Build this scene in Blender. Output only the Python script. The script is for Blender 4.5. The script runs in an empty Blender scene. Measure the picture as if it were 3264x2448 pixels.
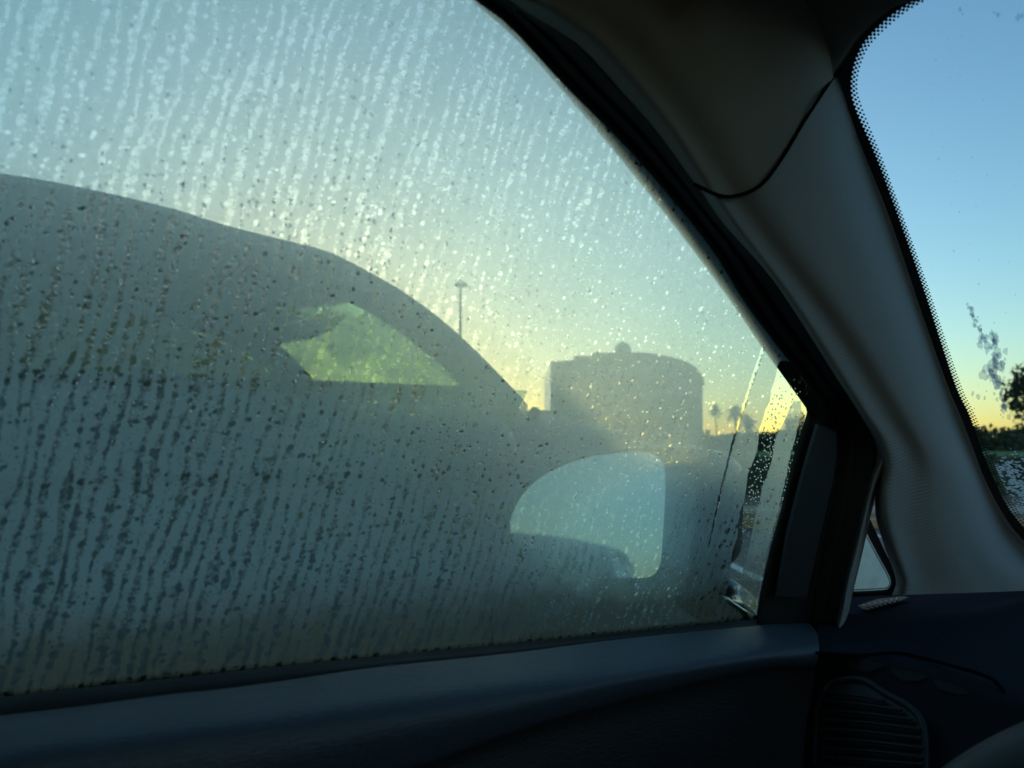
import bpy, bmesh, math, random
import numpy as np
from mathutils import Vector, Matrix, noise

R = math.radians
random.seed(7)
SC = bpy.context.scene
COL = SC.collection

# ------------------------------------------------------------------ camera
F_PX, YAW, PITCH = 2640.0, R(63), R(4.9)
CAM = Vector((0, 0, 1.10))
FW = Vector((-math.sin(YAW) * math.cos(PITCH), math.cos(YAW) * math.cos(PITCH), math.sin(PITCH)))
RT = FW.cross(Vector((0, 0, 1))).normalized()
UP = RT.cross(FW)
cd = bpy.data.cameras.new('camera')
cam = bpy.data.objects.new('camera', cd)
COL.objects.link(cam)
cam.location = CAM
cam.rotation_euler = FW.to_track_quat('-Z', 'Y').to_euler()
cd.sensor_width = 36
cd.lens = F_PX / 3264 * 36
cd.clip_start = 0.02
cd.clip_end = 6000
cd.dof.use_dof = True
cd.dof.focus_distance = 0.8
cd.dof.aperture_fstop = 10.0
SC.camera = cam

# ------------------------------------------------------------------ sky, sun, exposure
SUN_AZ, SUN_EL = R(77.0), R(2.85)     # azimuth left of the car's nose: the low sun stands behind a block added to hide it
w = bpy.data.worlds.new('World')
SC.world = w
w.use_nodes = True
wn, wl = w.node_tree.nodes, w.node_tree.links
wn.clear()
sky = wn.new('ShaderNodeTexSky')
sky.sky_type = 'NISHITA'
sky.sun_disc = False
sky.sun_elevation = SUN_EL
sky.sun_rotation = -SUN_AZ
sky.altitude = 0
sky.air_density = 1.0
sky.dust_density = 0.8
sky.ozone_density = 2.5
bg = wn.new('ShaderNodeBackground')
bg.inputs['Strength'].default_value = 0.12
wo = wn.new('ShaderNodeOutputWorld')
wl.new(sky.outputs[0], bg.inputs[0])
wl.new(bg.outputs[0], wo.inputs[0])
sd = bpy.data.lights.new('sun', 'SUN')
sd.energy = 2.0
sd.angle = R(0.6)
sd.color = (1.0, 0.80, 0.55)
so = bpy.data.objects.new('sun', sd)
COL.objects.link(so)
sv = Vector((-math.sin(SUN_AZ) * math.cos(SUN_EL), math.cos(SUN_AZ) * math.cos(SUN_EL), math.sin(SUN_EL)))
so.rotation_euler = sv.to_track_quat('Z', 'Y').to_euler()
so.location = (0, 0, 30)
SC.view_settings.view_transform = 'Standard'
SC.view_settings.look = 'None'
SC.view_settings.gamma = 1
SC.view_settings.use_curve_mapping = False
SC.view_settings.exposure = 1.95
SC.cycles.max_bounces = 12
SC.cycles.transparent_max_bounces = 24
SC.cycles.transmission_bounces = 10
SC.cycles.sample_clamp_indirect = 6

# ------------------------------------------------------------------ sight lines: where a line from the driver's seat meets a real surface of the car
def ray(px, py):
    return FW + RT * ((px - 1632) / F_PX) + UP * ((1224 - py) / F_PX)
TUM = 0.28
def side(px, py, off=0.0):           # the leaning plane of the driver's door
    d = ray(px, py)
    t = (-.5 + off + TUM * (CAM.z - .95)) / (d.x - TUM * d.z)
    return CAM + d * t
WK, WZ, WY = 0.95, 1.36, 0.45
def wind(px, py, off=0.0):           # the raked plane of the windshield, off = metres towards the cabin
    d = ray(px, py)
    t = (WZ - off - CAM.z + WK * WY) / (d.z + WK * d.y)
    return CAM + d * t
def onz(px, py, z):
    d = ray(px, py)
    return CAM + d * ((z - CAM.z) / d.z)
def onx(px, py, x):
    d = ray(px, py)
    return CAM + d * (x / d.x)
def ony(px, py, y):
    d = ray(px, py)
    return CAM + d * (y / d.y)
def dep(px, py, t):
    return CAM + ray(px, py) * t
def S(pts, off=0.0):
    return [side(p[0], p[1], off) if len(p) == 2 else Vector(p) for p in pts]
def W(pts, off=0.0):
    return [wind(p[0], p[1], off) if len(p) == 2 else Vector(p) for p in pts]

# ------------------------------------------------------------------ mesh helpers
def cr(p0, p1, p2, p3, t):
    return 0.5 * ((2 * p1) + (p2 - p0) * t + (2 * p0 - 5 * p1 + 4 * p2 - p3) * t * t + (3 * p1 - p0 - 3 * p2 + p3) * t ** 3)
def smooth(pts, n):
    """Catmull-Rom through pts, resampled to n points by arc length"""
    pts = [Vector(p) for p in pts]
    out = []
    for i in range(len(pts) - 1):
        a = pts[i - 1] if i else pts[0] * 2 - pts[1]
        b, c = pts[i], pts[i + 1]
        d = pts[i + 2] if i + 2 < len(pts) else c * 2 - b
        for k in range(8):
            out.append(cr(a, b, c, d, k / 8))
    out.append(pts[-1])
    return resample(out, n)
def resample(pts, n):
    L = [0.0]
    for a, b in zip(pts, pts[1:]):
        L.append(L[-1] + (b - a).length)
    res, j = [], 0
    for k in range(n):
        s = L[-1] * k / (n - 1)
        while j < len(L) - 2 and L[j + 1] < s:
            j += 1
        seg = L[j + 1] - L[j]
        res.append(pts[j].lerp(pts[j + 1], (s - L[j]) / seg if seg > 1e-9 else 0))
    return res
def mesh_obj(name, verts, faces, mat, parent=None, sm=True, uvs=None, kind=None):
    me = bpy.data.meshes.new(name)
    me.from_pydata([tuple(v) for v in verts], [], faces)
    if uvs is not None:
        ul = me.uv_layers.new(name='uv')
        for lp in me.loops:
            ul.data[lp.index].uv = uvs[lp.vertex_index]
    if sm:
        me.polygons.foreach_set('use_smooth', [True] * len(me.polygons))
    me.update()
    o = bpy.data.objects.new(name, me)
    COL.objects.link(o)
    if mat:
        me.materials.append(mat)
    if parent:
        o.parent = parent
    if kind:
        o['kind'] = kind
    return o
def loft_geo(curves, n=60, sub=4):
    rows = [smooth(c, n) for c in curves]
    grid = []
    m = len(rows)
    for i in range(m - 1):
        for k in range(sub):
            t = k / sub
            line = []
            for j in range(n):
                a = rows[i - 1][j] if i else rows[0][j] * 2 - rows[1][j]
                d = rows[i + 2][j] if i + 2 < m else rows[m - 1][j] * 2 - rows[m - 2][j]
                line.append(cr(a, rows[i][j], rows[i + 1][j], d, t))
            grid.append(line)
    grid.append(rows[-1])
    return grid
def loft(name, curves, mat, parent=None, n=60, sub=4, flip=False, thick=0.0):
    grid = loft_geo(curves, n, sub)
    V, U, Fc = [], [], []
    acc = [0.0] * n
    for r, line in enumerate(grid):
        ac = 0.0
        for j, p in enumerate(line):
            if r:
                acc[j] += (p - grid[r - 1][j]).length
            if j:
                ac += (p - line[j - 1]).length
            V.append(p)
            U.append((ac, acc[n // 2] if False else acc[j]))
    for r in range(len(grid) - 1):
        for j in range(n - 1):
            a = r * n + j
            f = (a, a + 1, a + n + 1, a + n)
            Fc.append(f[::-1] if flip else f)
    o = mesh_obj(name, V, Fc, mat, parent, True, U)
    if thick:
        md = o.modifiers.new('thickness', 'SOLIDIFY')
        md.thickness = thick
        md.offset = -1
    return o
def tube(name, pts, rad, mat, parent=None, seg=8, n=60, flat=1.0):
    P = smooth(pts, n)
    V, Fc = [], []
    for i, p in enumerate(P):
        t = (P[min(i + 1, n - 1)] - P[max(i - 1, 0)]).normalized()
        a = t.cross(Vector((0.31, 0.2, 0.93))).normalized()
        b = t.cross(a)
        r = rad[i * (len(rad) - 1) // (n - 1)] if isinstance(rad, (list, tuple)) else rad
        for k in range(seg):
            w_ = 2 * math.pi * k / seg
            V.append(p + a * math.cos(w_) * r + b * math.sin(w_) * r * flat)
    for i in range(n - 1):
        for k in range(seg):
            Fc.append((i * seg + k, i * seg + (k + 1) % seg, (i + 1) * seg + (k + 1) % seg, (i + 1) * seg + k))
    Fc.append(tuple(range(seg))[::-1])
    Fc.append(tuple((n - 1) * seg + k for k in range(seg)))
    return mesh_obj(name, V, Fc, mat, parent)
def poly_obj(name, pts, mat, parent=None, uvf=None, kind=None, thick=0.0, sm=False):
    """one flat or nearly flat outline, triangulated"""
    bm = bmesh.new()
    vs = [bm.verts.new(p) for p in pts]
    f = bm.faces.new(vs)
    bmesh.ops.triangulate(bm, faces=[f], ngon_method='EAR_CLIP')
    if thick:
        f0 = list(bm.faces)
        nrm = sum((f.normal for f in f0), Vector()).normalized() if False else None
    me = bpy.data.meshes.new(name)
    bm.normal_update()
    bm.to_mesh(me)
    bm.free()
    if uvf:
        ul = me.uv_layers.new(name='uv')
        for lp in me.loops:
            ul.data[lp.index].uv = uvf(me.vertices[lp.vertex_index].co)
    me.materials.append(mat)
    o = bpy.data.objects.new(name, me)
    COL.objects.link(o)
    if parent:
        o.parent = parent
    if kind:
        o['kind'] = kind
    if thick:
        md = o.modifiers.new('thickness', 'SOLIDIFY')
        md.thickness = thick
        md.offset = 0
    return o
def box_geo(c, s, rot=0.0):
    V = []
    cr_, sr = math.cos(rot), math.sin(rot)
    for dx in (-1, 1):
        for dy in (-1, 1):
            for dz in (-1, 1):
                x, y = dx * s[0] / 2, dy * s[1] / 2
                V.append(Vector((c[0] + x * cr_ - y * sr, c[1] + x * sr + y * cr_, c[2] + dz * s[2] / 2)))
    return V, [(0, 1, 3, 2), (4, 6, 7, 5), (0, 4, 5, 1), (2, 3, 7, 6), (0, 2, 6, 4), (1, 5, 7, 3)]
def box(name, c, s, mat, parent=None, rot=0.0, bev=0.0, kind=None):
    V, Fc = box_geo(c, s, rot)
    o = mesh_obj(name, V, Fc, mat, parent, False, kind=kind)
    if bev:
        md = o.modifiers.new('bevel', 'BEVEL')
        md.width = bev
        md.segments = 3
        o.data.polygons.foreach_set('use_smooth', [True] * len(o.data.polygons))
    return o
def empty(name, loc, label, cat, group=None):
    o = bpy.data.objects.new(name, None)
    COL.objects.link(o)
    o.location = loc
    o['label'] = label
    o['category'] = cat
    if group:
        o['group'] = group
    o.empty_display_size = .1
    bpy.context.view_layer.update()
    return o

def jag(lst, amp, seed, step=9):
    r_ = random.Random(seed)
    out = []
    for a, b in zip(lst, lst[1:]):
        n_ = max(1, int(math.hypot(b[0] - a[0], b[1] - a[1]) / step))
        for k in range(n_):
            t = k / n_
            out.append((a[0] + (b[0] - a[0]) * t + (r_.uniform(-amp, amp) if k else 0), a[1] + (b[1] - a[1]) * t))
    out.append(lst[-1])
    return out

# ------------------------------------------------------------------ materials
class NT:
    def __init__(s, name):
        s.m = bpy.data.materials.new(name)
        s.m.use_nodes = True
        s.t = s.m.node_tree
        s.t.nodes.clear()
        s.out = s.n('OutputMaterial')
    def n(s, typ, ins=None, **kw):
        nd = s.t.nodes.new('ShaderNode' + typ)
        for k, v in kw.items():
            setattr(nd, k, v)
        for k, v in (ins or {}).items():
            if isinstance(v, (bpy.types.NodeSocket,)):
                s.t.links.new(v, nd.inputs[k])
            else:
                nd.inputs[k].default_value = v
        return nd
    def math(s, op, a, b=0.0, c=0.0, clamp=False):
        nd = s.n('Math', {0: a, 1: b, 2: c}, operation=op, use_clamp=clamp)
        return nd.outputs[0]
    def ramp(s, v, a, b, lo=0.0, hi=1.0, smooth=True):
        nd = s.n('MapRange', {0: v, 1: a, 2: b, 3: lo, 4: hi}, interpolation_type='SMOOTHSTEP' if smooth else 'LINEAR')
        return nd.outputs[0]
    def surf(s, sh):
        s.t.links.new(sh, s.out.inputs[0])
        return s.m
def col4(c):
    return (c[0], c[1], c[2], 1.0)
def principled(name, c, rough=.6, metal=0.0, bump=None, spec=.5, var=0.0, vscale=30.0, coat=0.0):
    t = NT(name)
    p = t.n('BsdfPrincipled', {'Base Color': col4(c), 'Roughness': rough, 'Metallic': metal, 'Specular IOR Level': spec, 'Coat Weight': coat})
    if var:
        tc = t.n('TexCoord')
        nz = t.n('TexNoise', {'Vector': tc.outputs['Object'], 'Scale': vscale, 'Detail': 5.0})
        k = t.ramp(nz.outputs[0], .3, .7, 1 - var, 1 + var)
        mx = t.n('VectorMath', {0: c[:3], 3: k}, operation='SCALE')
        t.t.links.new(mx.outputs[0], p.inputs['Base Color'])
    if bump:
        bump(t, p)
    return t.surf(p.outputs[0])
def leather_bump(t, p):
    uv = t.n('UVMap', uv_map='uv')
    mp = t.n('Mapping', {'Vector': uv.outputs[0], 'Scale': (200, 640, 1)})
    nz = t.n('TexNoise', {'Vector': mp.outputs[0], 'Scale': 1.0, 'Detail': 3.0, 'Distortion': .6})
    bp = t.n('Bump', {'Height': nz.outputs[0], 'Strength': .7, 'Distance': .0009})
    t.t.links.new(bp.outputs[0], p.inputs['Normal'])
def fabric_bump(t, p):
    uv = t.n('UVMap', uv_map='uv')
    mp = t.n('Mapping', {'Vector': uv.outputs[0], 'Scale': (1, 1, 1), 'Rotation': (0, 0, R(0))})
    wv = t.n('TexWave', {'Vector': mp.outputs[0], 'Scale': 105.0, 'Distortion': .5, 'Detail': 1.0}, wave_type='BANDS', bands_direction='X')
    nz = t.n('TexNoise', {'Vector': mp.outputs[0], 'Scale': 900.0, 'Detail': 2.0})
    h = t.math('ADD', t.math('MULTIPLY', wv.outputs[0], .6), nz.outputs[0])
    bp = t.n('Bump', {'Height': h, 'Strength': .55, 'Distance': .0006})
    t.t.links.new(bp.outputs[0], p.inputs['Normal'])
def felt_bump(t, p):
    tc = t.n('TexCoord')
    nz = t.n('TexNoise', {'Vector': tc.outputs['Object'], 'Scale': 1400.0, 'Detail': 2.0})
    bp = t.n('Bump', {'Height': nz.outputs[0], 'Strength': .6, 'Distance': .0005})
    t.t.links.new(bp.outputs[0], p.inputs['Normal'])

M = {}
M['pad'] = principled('blue grey leather grain', (.050, .064, .088), .45, bump=leather_bump)
M['panel'] = principled('black grained vinyl', (.018, .018, .02), .55, bump=leather_bump)
M['rubber'] = principled('black rubber', (.012, .012, .013), .5)
M['rubber_matt'] = principled('matt black rubber', (.010, .010, .010), .75)
M['pillar'] = principled('woven grey pillar cloth', (.28, .28, .28), .85, bump=fabric_bump, spec=.2)
M['headliner'] = principled('grey headliner felt', (.27, .26, .235), .9, bump=felt_bump, spec=.15)
M['seam'] = principled('dark seam gap', (.006, .006, .006), .95, spec=.0)
M['dash'] = principled('charcoal dashboard vinyl', (.028, .032, .040), .8, bump=felt_bump, spec=.0)
M['dash_dark'] = principled('black dashboard plastic', (.016, .014, .014), .5)
M['sash'] = principled('dark teal painted post', (.025, .03, .034), .45)
M['bodypaint'] = principled('dark green grey paint', (.018, .022, .024), .35, metal=.0, coat=.3)
M['lit_edge'] = principled('bright metal for lit edge', (.6, .62, .64), .2, metal=1.0)
M['wheel'] = principled('grey leather wheel wrap', (.06, .065, .075), .45, bump=felt_bump)
M['frit'] = principled('black ceramic frit', (.006, .006, .006), .5)

def glass_mat(name, tint, rough=0.0, refl=.06):
    t = NT(name)
    tr = t.n('BsdfTransparent', {0: col4(tint)})
    gl = t.n('BsdfGlossy', {'Color': (1, 1, 1, 1), 'Roughness': rough})
    lw = t.n('LayerWeight', {'Blend': .5})
    fac = t.math('ADD', t.math('MULTIPLY', t.math('POWER', lw.outputs['Facing'], 5.0), .85 * refl / .05), .04 * refl / .05, clamp=True)
    mx = t.n('MixShader', {0: fac, 1: tr.outputs[0], 2: gl.outputs[0]})
    return t.surf(mx.outputs[0])
M['glass'] = glass_mat('green tinted glass', (.68, .92, .79), .0, .05)
M['wglass'] = glass_mat('clear windshield glass', (.74, .93, .92), .0, .02)
M['mirror'] = principled('mirror silver', (.93, .96, .98), .03, metal=1.0)
t = NT('water drop')
g = t.n('BsdfGlass', {'Color': (1, 1, 1, 1), 'Roughness': 0.0, 'IOR': 1.33})
t.surf(g.outputs[0])
M['water'] = t.m

# the wet film on the driver's window: tiny droplets that scatter light, opened by run-down trails
def fog_material():
    t = NT('condensation film')
    uv = t.n('UVMap', uv_map='uv')
    sep = t.n('SeparateXYZ', {0: uv.outputs[0]})
    u, v = sep.outputs[0], sep.outputs[1]          # u along the car, v down the glass, metres
    # wandering of the trails; they lean a little as they run down
    wmap = t.n('Mapping', {'Vector': uv.outputs[0], 'Scale': (22, 11, 1)})
    wn_ = t.n('TexNoise', {'Vector': wmap.outputs[0], 'Scale': 1.0, 'Detail': 4.0, 'Roughness': .6})
    uw = t.math('ADD', t.math('SUBTRACT', u, t.math('MULTIPLY', v, .20)), t.math('MULTIPLY', t.math('SUBTRACT', wn_.outputs[0], .5), .014))
    bn = t.n('TexNoise', {'Vector': uv.outputs[0], 'Scale': 470.0, 'Detail': 4.0, 'Roughness': .68})
    bn_l = t.n('TexNoise', {'Vector': uv.outputs[0], 'Scale': 150.0, 'Detail': 2.0, 'Roughness': .6})
    def streak(f, g, seed):
        c = t.n('CombineXYZ', {0: t.math('MULTIPLY', uw, f), 1: t.math('MULTIPLY', v, g), 2: seed})
        return t.n('TexNoise', {'Vector': c.outputs[0], 'Scale': 1.0, 'Detail': 1.0, 'Roughness': .5}).outputs[0]
    amp = t.ramp(u, .42, -.02, .60, 1.0)
    mid = t.math('MULTIPLY', t.ramp(v, 1.08, 1.15), t.ramp(v, 1.34, 1.24))
    amp = t.math('MULTIPLY', amp, t.math('SUBTRACT', 1.0, t.math('MULTIPLY', mid, t.ramp(u, .04, .30, .15, .50))))
    wm2 = t.n('Mapping', {'Vector': uv.outputs[0], 'Scale': (60, 16, 1)})
    wn2 = t.n('TexNoise', {'Vector': wm2.outputs[0], 'Scale': 1.0, 'Detail': 3.0, 'Roughness': .6})
    ph = t.math('ADD', t.math('MULTIPLY', uw, 6.2832 / .0074), t.math('MULTIPLY', wn2.outputs[0], 12.0))
    sn = t.math('MULTIPLY_ADD', t.math('SINE', ph), .5, .5)
    s1 = t.ramp(t.math('ADD', t.math('MULTIPLY', sn, .55), t.math('MULTIPLY', streak(95.0, 12.0, 0.0), 1.05)), .60, 1.12)
    s2 = t.ramp(streak(380.0, 25.0, 7.0), .48, .72)
    T = t.math('MULTIPLY', t.math('ADD', t.math('MULTIPLY', s1, .85), t.math('MULTIPLY', s2, .25)), amp)
    rag = t.math('ADD', t.math('MULTIPLY', t.math('SUBTRACT', bn.outputs[0], .5), 3.0), t.math('MULTIPLY', t.math('SUBTRACT', bn_l.outputs[0], .5), 1.4))
    trail = t.math('MULTIPLY', t.ramp(t.math('ADD', T, rag), .28, 1.15), .72)
    # round beads, thicker along the trails
    ub = t.n('CombineXYZ', {0: uw, 1: v, 2: 0.0})
    vo = t.n('TexVoronoi', {'Vector': ub.outputs[0], 'Scale': 300.0, 'Randomness': 1.0})
    rnd = t.n('SeparateColor', {0: vo.outputs['Color']})
    rad = t.math('ADD', t.ramp(rnd.outputs[0], .5, 1.0, -.12, .32, smooth=False), t.math('MULTIPLY', T, .56))
    bead = t.ramp(t.math('SUBTRACT', t.math('ADD', vo.outputs['Distance'], t.math('MULTIPLY', t.math('SUBTRACT', bn.outputs[0], .5), .35)), rad), .05, -.06)
    vo3 = t.n('TexVoronoi', {'Vector': ub.outputs[0], 'Scale': 230.0, 'Randomness': 1.0})
    rnd3 = t.n('SeparateColor', {0: vo3.outputs['Color']})
    rad3 = t.math('ADD', t.ramp(rnd3.outputs[0], .62, 1.0, -.10, .30, smooth=False), t.math('MULTIPLY', T, .34))
    low = t.math('MULTIPLY', t.ramp(u, .32, .10), t.ramp(v, 1.30, 1.22))
    bead3 = t.math('MULTIPLY', t.ramp(t.math('SUBTRACT', t.math('ADD', vo3.outputs['Distance'], t.math('MULTIPLY', t.math('SUBTRACT', bn.outputs[0], .5), .3)), rad3), .04, -.03), low)
    vo2 = t.n('TexVoronoi', {'Vector': ub.outputs[0], 'Scale': 720.0})
    rnd2 = t.n('SeparateColor', {0: vo2.outputs['Color']})
    rad2 = t.math('ADD', t.ramp(rnd2.outputs[0], .5, 1.0, -.1, .36, smooth=False), t.math('MULTIPLY', T, .10))
    bead2 = t.math('MULTIPLY', t.ramp(t.math('SUBTRACT', vo2.outputs['Distance'], rad2), .06, -.1), .75)
    bm_ = bn
    clear = t.math('MAXIMUM', t.math('MAXIMUM', trail, bead3), t.math('MAXIMUM', bead, bead2))
    grain = t.n('TexNoise', {'Vector': uv.outputs[0], 'Scale': 1500.0, 'Detail': 2.0})
    clear = t.math('MULTIPLY', clear, t.ramp(grain.outputs[0], .3, .6, .8, 1.0), clamp=True)
    broad = t.n('TexNoise', {'Vector': uv.outputs[0], 'Scale': 9.0, 'Detail': 3.0})
    dens = t.math('MULTIPLY', t.math('SUBTRACT', 1.0, clear), t.ramp(broad.outputs[0], .3, .7, .9, 1.0))
    dens = t.math('MULTIPLY', dens, t.ramp(grain.outputs[0], .25, .75, .86, 1.0))
    # film: see-through + forward scatter + wide scatter
    bp = t.n('Bump', {'Height': bm_.outputs[0], 'Strength': .5, 'Distance': .0012})
    thru = t.n('BsdfTransparent', {0: (1, 1, 1, 1)})
    fwd = t.n('BsdfRefraction', {'Color': (.93, 1, .97, 1), 'Roughness': .85, 'IOR': 1.28, 'Normal': bp.outputs[0]})
    wide = t.n('BsdfTranslucent', {'Color': (.92, .96, .95, 1)})
    dn = t.n('TexNoise', {'Vector': uv.outputs[0], 'Scale': 55.0, 'Detail': 5.0, 'Roughness': .65})
    dirt_f = t.math('MULTIPLY', t.ramp(t.math('ADD', v, t.math('MULTIPLY', dn.outputs[0], .045)), 1.105, 1.050), .85)
    dirt = t.n('BsdfTranslucent', {'Color': (.26, .16, .07, 1)})
    scat0 = t.n('MixShader', {0: .60, 1: fwd.outputs[0], 2: wide.outputs[0]})
    scat = t.n('MixShader', {0: dirt_f, 1: scat0.outputs[0], 2: dirt.outputs[0]})
    film = t.n('MixShader', {0: .75, 1: thru.outputs[0], 2: scat.outputs[0]})
    # drops and trails: clearer water, bends light like small lenses
    hb = t.math('ADD', bead, t.math('MULTIPLY', trail, bm_.outputs[0]))
    bp2 = t.n('Bump', {'Height': hb, 'Strength': .8, 'Distance': .0012})
    lens = t.n('BsdfRefraction', {'Color': (1, 1, 1, 1), 'Roughness': .2, 'IOR': 1.3, 'Normal': bp2.outputs[0]})
    drop = t.n('MixShader', {0: .42, 1: thru.outputs[0], 2: lens.outputs[0]})
    mx = t.n('MixShader', {0: dens, 1: drop.outputs[0], 2: film.outputs[0]})
    return t.surf(mx.outputs[0])
M['fog'] = fog_material()

def frost_material():
    t = NT('melting frost')
    uv = t.n('UVMap', uv_map='uv')
    sep = t.n('SeparateXYZ', {0: uv.outputs[0]})
    big = t.n('TexNoise', {'Vector': uv.outputs[0], 'Scale': 22.0, 'Detail': 6.0, 'Roughness': .62, 'Distortion': .3})
    mp = t.n('Mapping', {'Vector': uv.outputs[0], 'Rotation': (0, 0, R(35)), 'Scale': (240, 620, 1)})
    fine = t.n('TexVoronoi', {'Vector': mp.outputs[0], 'Scale': 1.0}, feature='F1')
    low = t.ramp(sep.outputs[1], 1.135, 1.06, .0, .33)            # v = height: frost lies thick on the lower glass
    a = t.math('ADD', big.outputs[0], low)
    a = t.math('ADD', a, t.math('MULTIPLY', t.math('SUBTRACT', .5, fine.outputs['Distance']), .34))
    ice = t.ramp(a, .74, .80)
    bp = t.n('Bump', {'Height': fine.outputs['Distance'], 'Strength': 1.0, 'Distance': .002})
    thru = t.n('BsdfTransparent', {0: (1, 1, 1, 1)})
    wide = t.n('BsdfTranslucent', {'Color': (.9, .93, .95, 1), 'Normal': bp.outputs[0]})
    fwd = t.n('BsdfRefraction', {'Color': (1, 1, 1, 1), 'Roughness': .5, 'IOR': 1.3, 'Normal': bp.outputs[0]})
    sc = t.n('MixShader', {0: .5, 1: fwd.outputs[0], 2: wide.outputs[0]})
    mx = t.n('MixShader', {0: t.math('MULTIPLY', ice, .85), 1: thru.outputs[0], 2: sc.outputs[0]})
    return t.surf(mx.outputs[0])
M['frost'] = frost_material()
def mist_mat(name, amount, wide_c=(.9, .95, .95)):
    t = NT(name)
    thru = t.n('BsdfTransparent', {0: (1, 1, 1, 1)})
    wide = t.n('BsdfTranslucent', {'Color': col4(wide_c)})
    tc = t.n('TexCoord')
    nz = t.n('TexNoise', {'Vector': tc.outputs['Object'], 'Scale': 60.0, 'Detail': 4.0})
    mx = t.n('MixShader', {0: t.ramp(nz.outputs[0], .2, .8, amount * .8, amount), 1: thru.outputs[0], 2: wide.outputs[0]})
    return t.surf(mx.outputs[0])
M['even_fog'] = mist_mat('even fog film', .88)
M['smear'] = mist_mat('water smear', .45, (.45, .52, .60))
M['mist'] = mist_mat('thin wet film', .35)

# setting materials
def asphalt():
    t = NT('asphalt')
    tc = t.n('TexCoord')
    n1 = t.n('TexNoise', {'Vector': tc.outputs['Object'], 'Scale': .35, 'Detail': 6.0})
    n2 = t.n('TexNoise', {'Vector': tc.outputs['Object'], 'Scale': 60.0, 'Detail': 3.0})
    k = t.math('ADD', t.ramp(n1.outputs[0], .3, .7, .75, 1.15), t.ramp(n2.outputs[0], .3, .7, -.15, .15))
    cc = t.n('VectorMath', {0: (.060, .060, .064), 3: k}, operation='SCALE')
    p = t.n('BsdfPrincipled', {'Base Color': cc.outputs[0], 'Roughness': .75})
    bp = t.n('Bump', {'Height': n2.outputs[0], 'Strength': .4, 'Distance': .01})
    t.t.links.new(bp.outputs[0], p.inputs['Normal'])
    return t.surf(p.outputs[0])
M['asphalt'] = asphalt()
M['grass'] = principled('rough grass', (.12, .18, .03), .9, var=.4, vscale=2.0)
M['soil'] = principled('bark mulch', (.16, .095, .055), .95, var=.4, vscale=8.0)
M['kerb'] = principled('weathered concrete kerb', (.44, .25, .12), .85, var=.2, vscale=6.0)
M['paver'] = principled('tan concrete path', (.38, .27, .18), .85, var=.2, vscale=3.0)
M['leaf'] = principled('dark evergreen leaf', (.035, .055, .02), .6, var=.5, vscale=1.2)
M['leaf2'] = principled('olive leaf', (.06, .075, .025), .6, var=.5, vscale=1.2)
M['bark'] = principled('bark', (.09, .07, .05), .9, var=.3, vscale=10.0)
M['wall'] = principled('painted stucco', (.34, .33, .30), .85, var=.1, vscale=.3)
M['wall2'] = principled('grey roof coping', (.24, .24, .24), .8, var=.1, vscale=.3)
M['darkglass'] = principled('dark window glass', (.03, .035, .04), .08)
M['ball'] = principled('pale dome shell', (.55, .54, .50), .5, var=.1, vscale=1.0)
M['steel'] = principled('galvanised steel', (.35, .36, .37), .5, metal=.6)
M['carpaint'] = principled('silver grey car paint', (.15, .155, .155), .55, metal=.0, coat=.1)
M['cardark'] = principled('dark seat cloth', (.03, .03, .032), .9)
M['blackpl'] = principled('black plastic trim', (.015, .015, .015), .5)
M['tyre'] = principled('tyre rubber', (.015, .015, .015), .8)
M['rim'] = principled('alloy rim', (.5, .5, .52), .3, metal=1.0)
def misted_glass(name, tint, amount):
    t = NT(name)
    tr = t.n('BsdfTransparent', {0: col4(tint)})
    tl = t.n('BsdfTranslucent', {'Color': (.80, .88, .84, 1)})
    rf = t.n('BsdfRefraction', {'Color': col4(tint), 'Roughness': .5, 'IOR': 1.15})
    gl = t.n('BsdfGlossy', {'Color': (1, 1, 1, 1), 'Roughness': .1})
    lw = t.n('LayerWeight', {'Blend': .5})
    tc = t.n('TexCoord')
    nz = t.n('TexNoise', {'Vector': tc.outputs['Object'], 'Scale': 9.0, 'Detail': 4.0})
    sc = t.n('MixShader', {0: .45, 1: rf.outputs[0], 2: tl.outputs[0]})
    m1 = t.n('MixShader', {0: t.ramp(nz.outputs[0], .25, .75, amount * .65, amount), 1: tr.outputs[0], 2: sc.outputs[0]})
    fac = t.math('ADD', t.math('MULTIPLY', t.math('POWER', lw.outputs['Facing'], 5.0), .8), .03, clamp=True)
    mx = t.n('MixShader', {0: fac, 1: m1.outputs[0], 2: gl.outputs[0]})
    return t.surf(mx.outputs[0])
M['carglass'] = misted_glass('green car glass', (.72, .92, .74), .75)
M['carglass_side'] = misted_glass('green side glass', (.64, .90, .72), .65)
M['carglass_dark'] = glass_mat('blacked out far side glass', (.018, .025, .02), .0, .04)  # far panes coloured near black so the cabin behind looks dim
M['lamp'] = principled('lamp lens', (.5, .12, .08), .2)
M['whitepaint'] = principled('white road paint', (.6, .6, .58), .7, var=.15, vscale=10.0)

#PART2
# ================================================================== the setting
def flat(name, x0, y0, x1, y1, z, mat):
    return mesh_obj(name, [(x0, y0, z), (x1, y0, z), (x1, y1, z), (x0, y1, z)], [(0, 1, 2, 3)], mat, None, False)
ground = flat('ground', -1500, -1500, 1500, 1500, -0.02, M['grass'])
ground['kind'] = 'structure'
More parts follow.
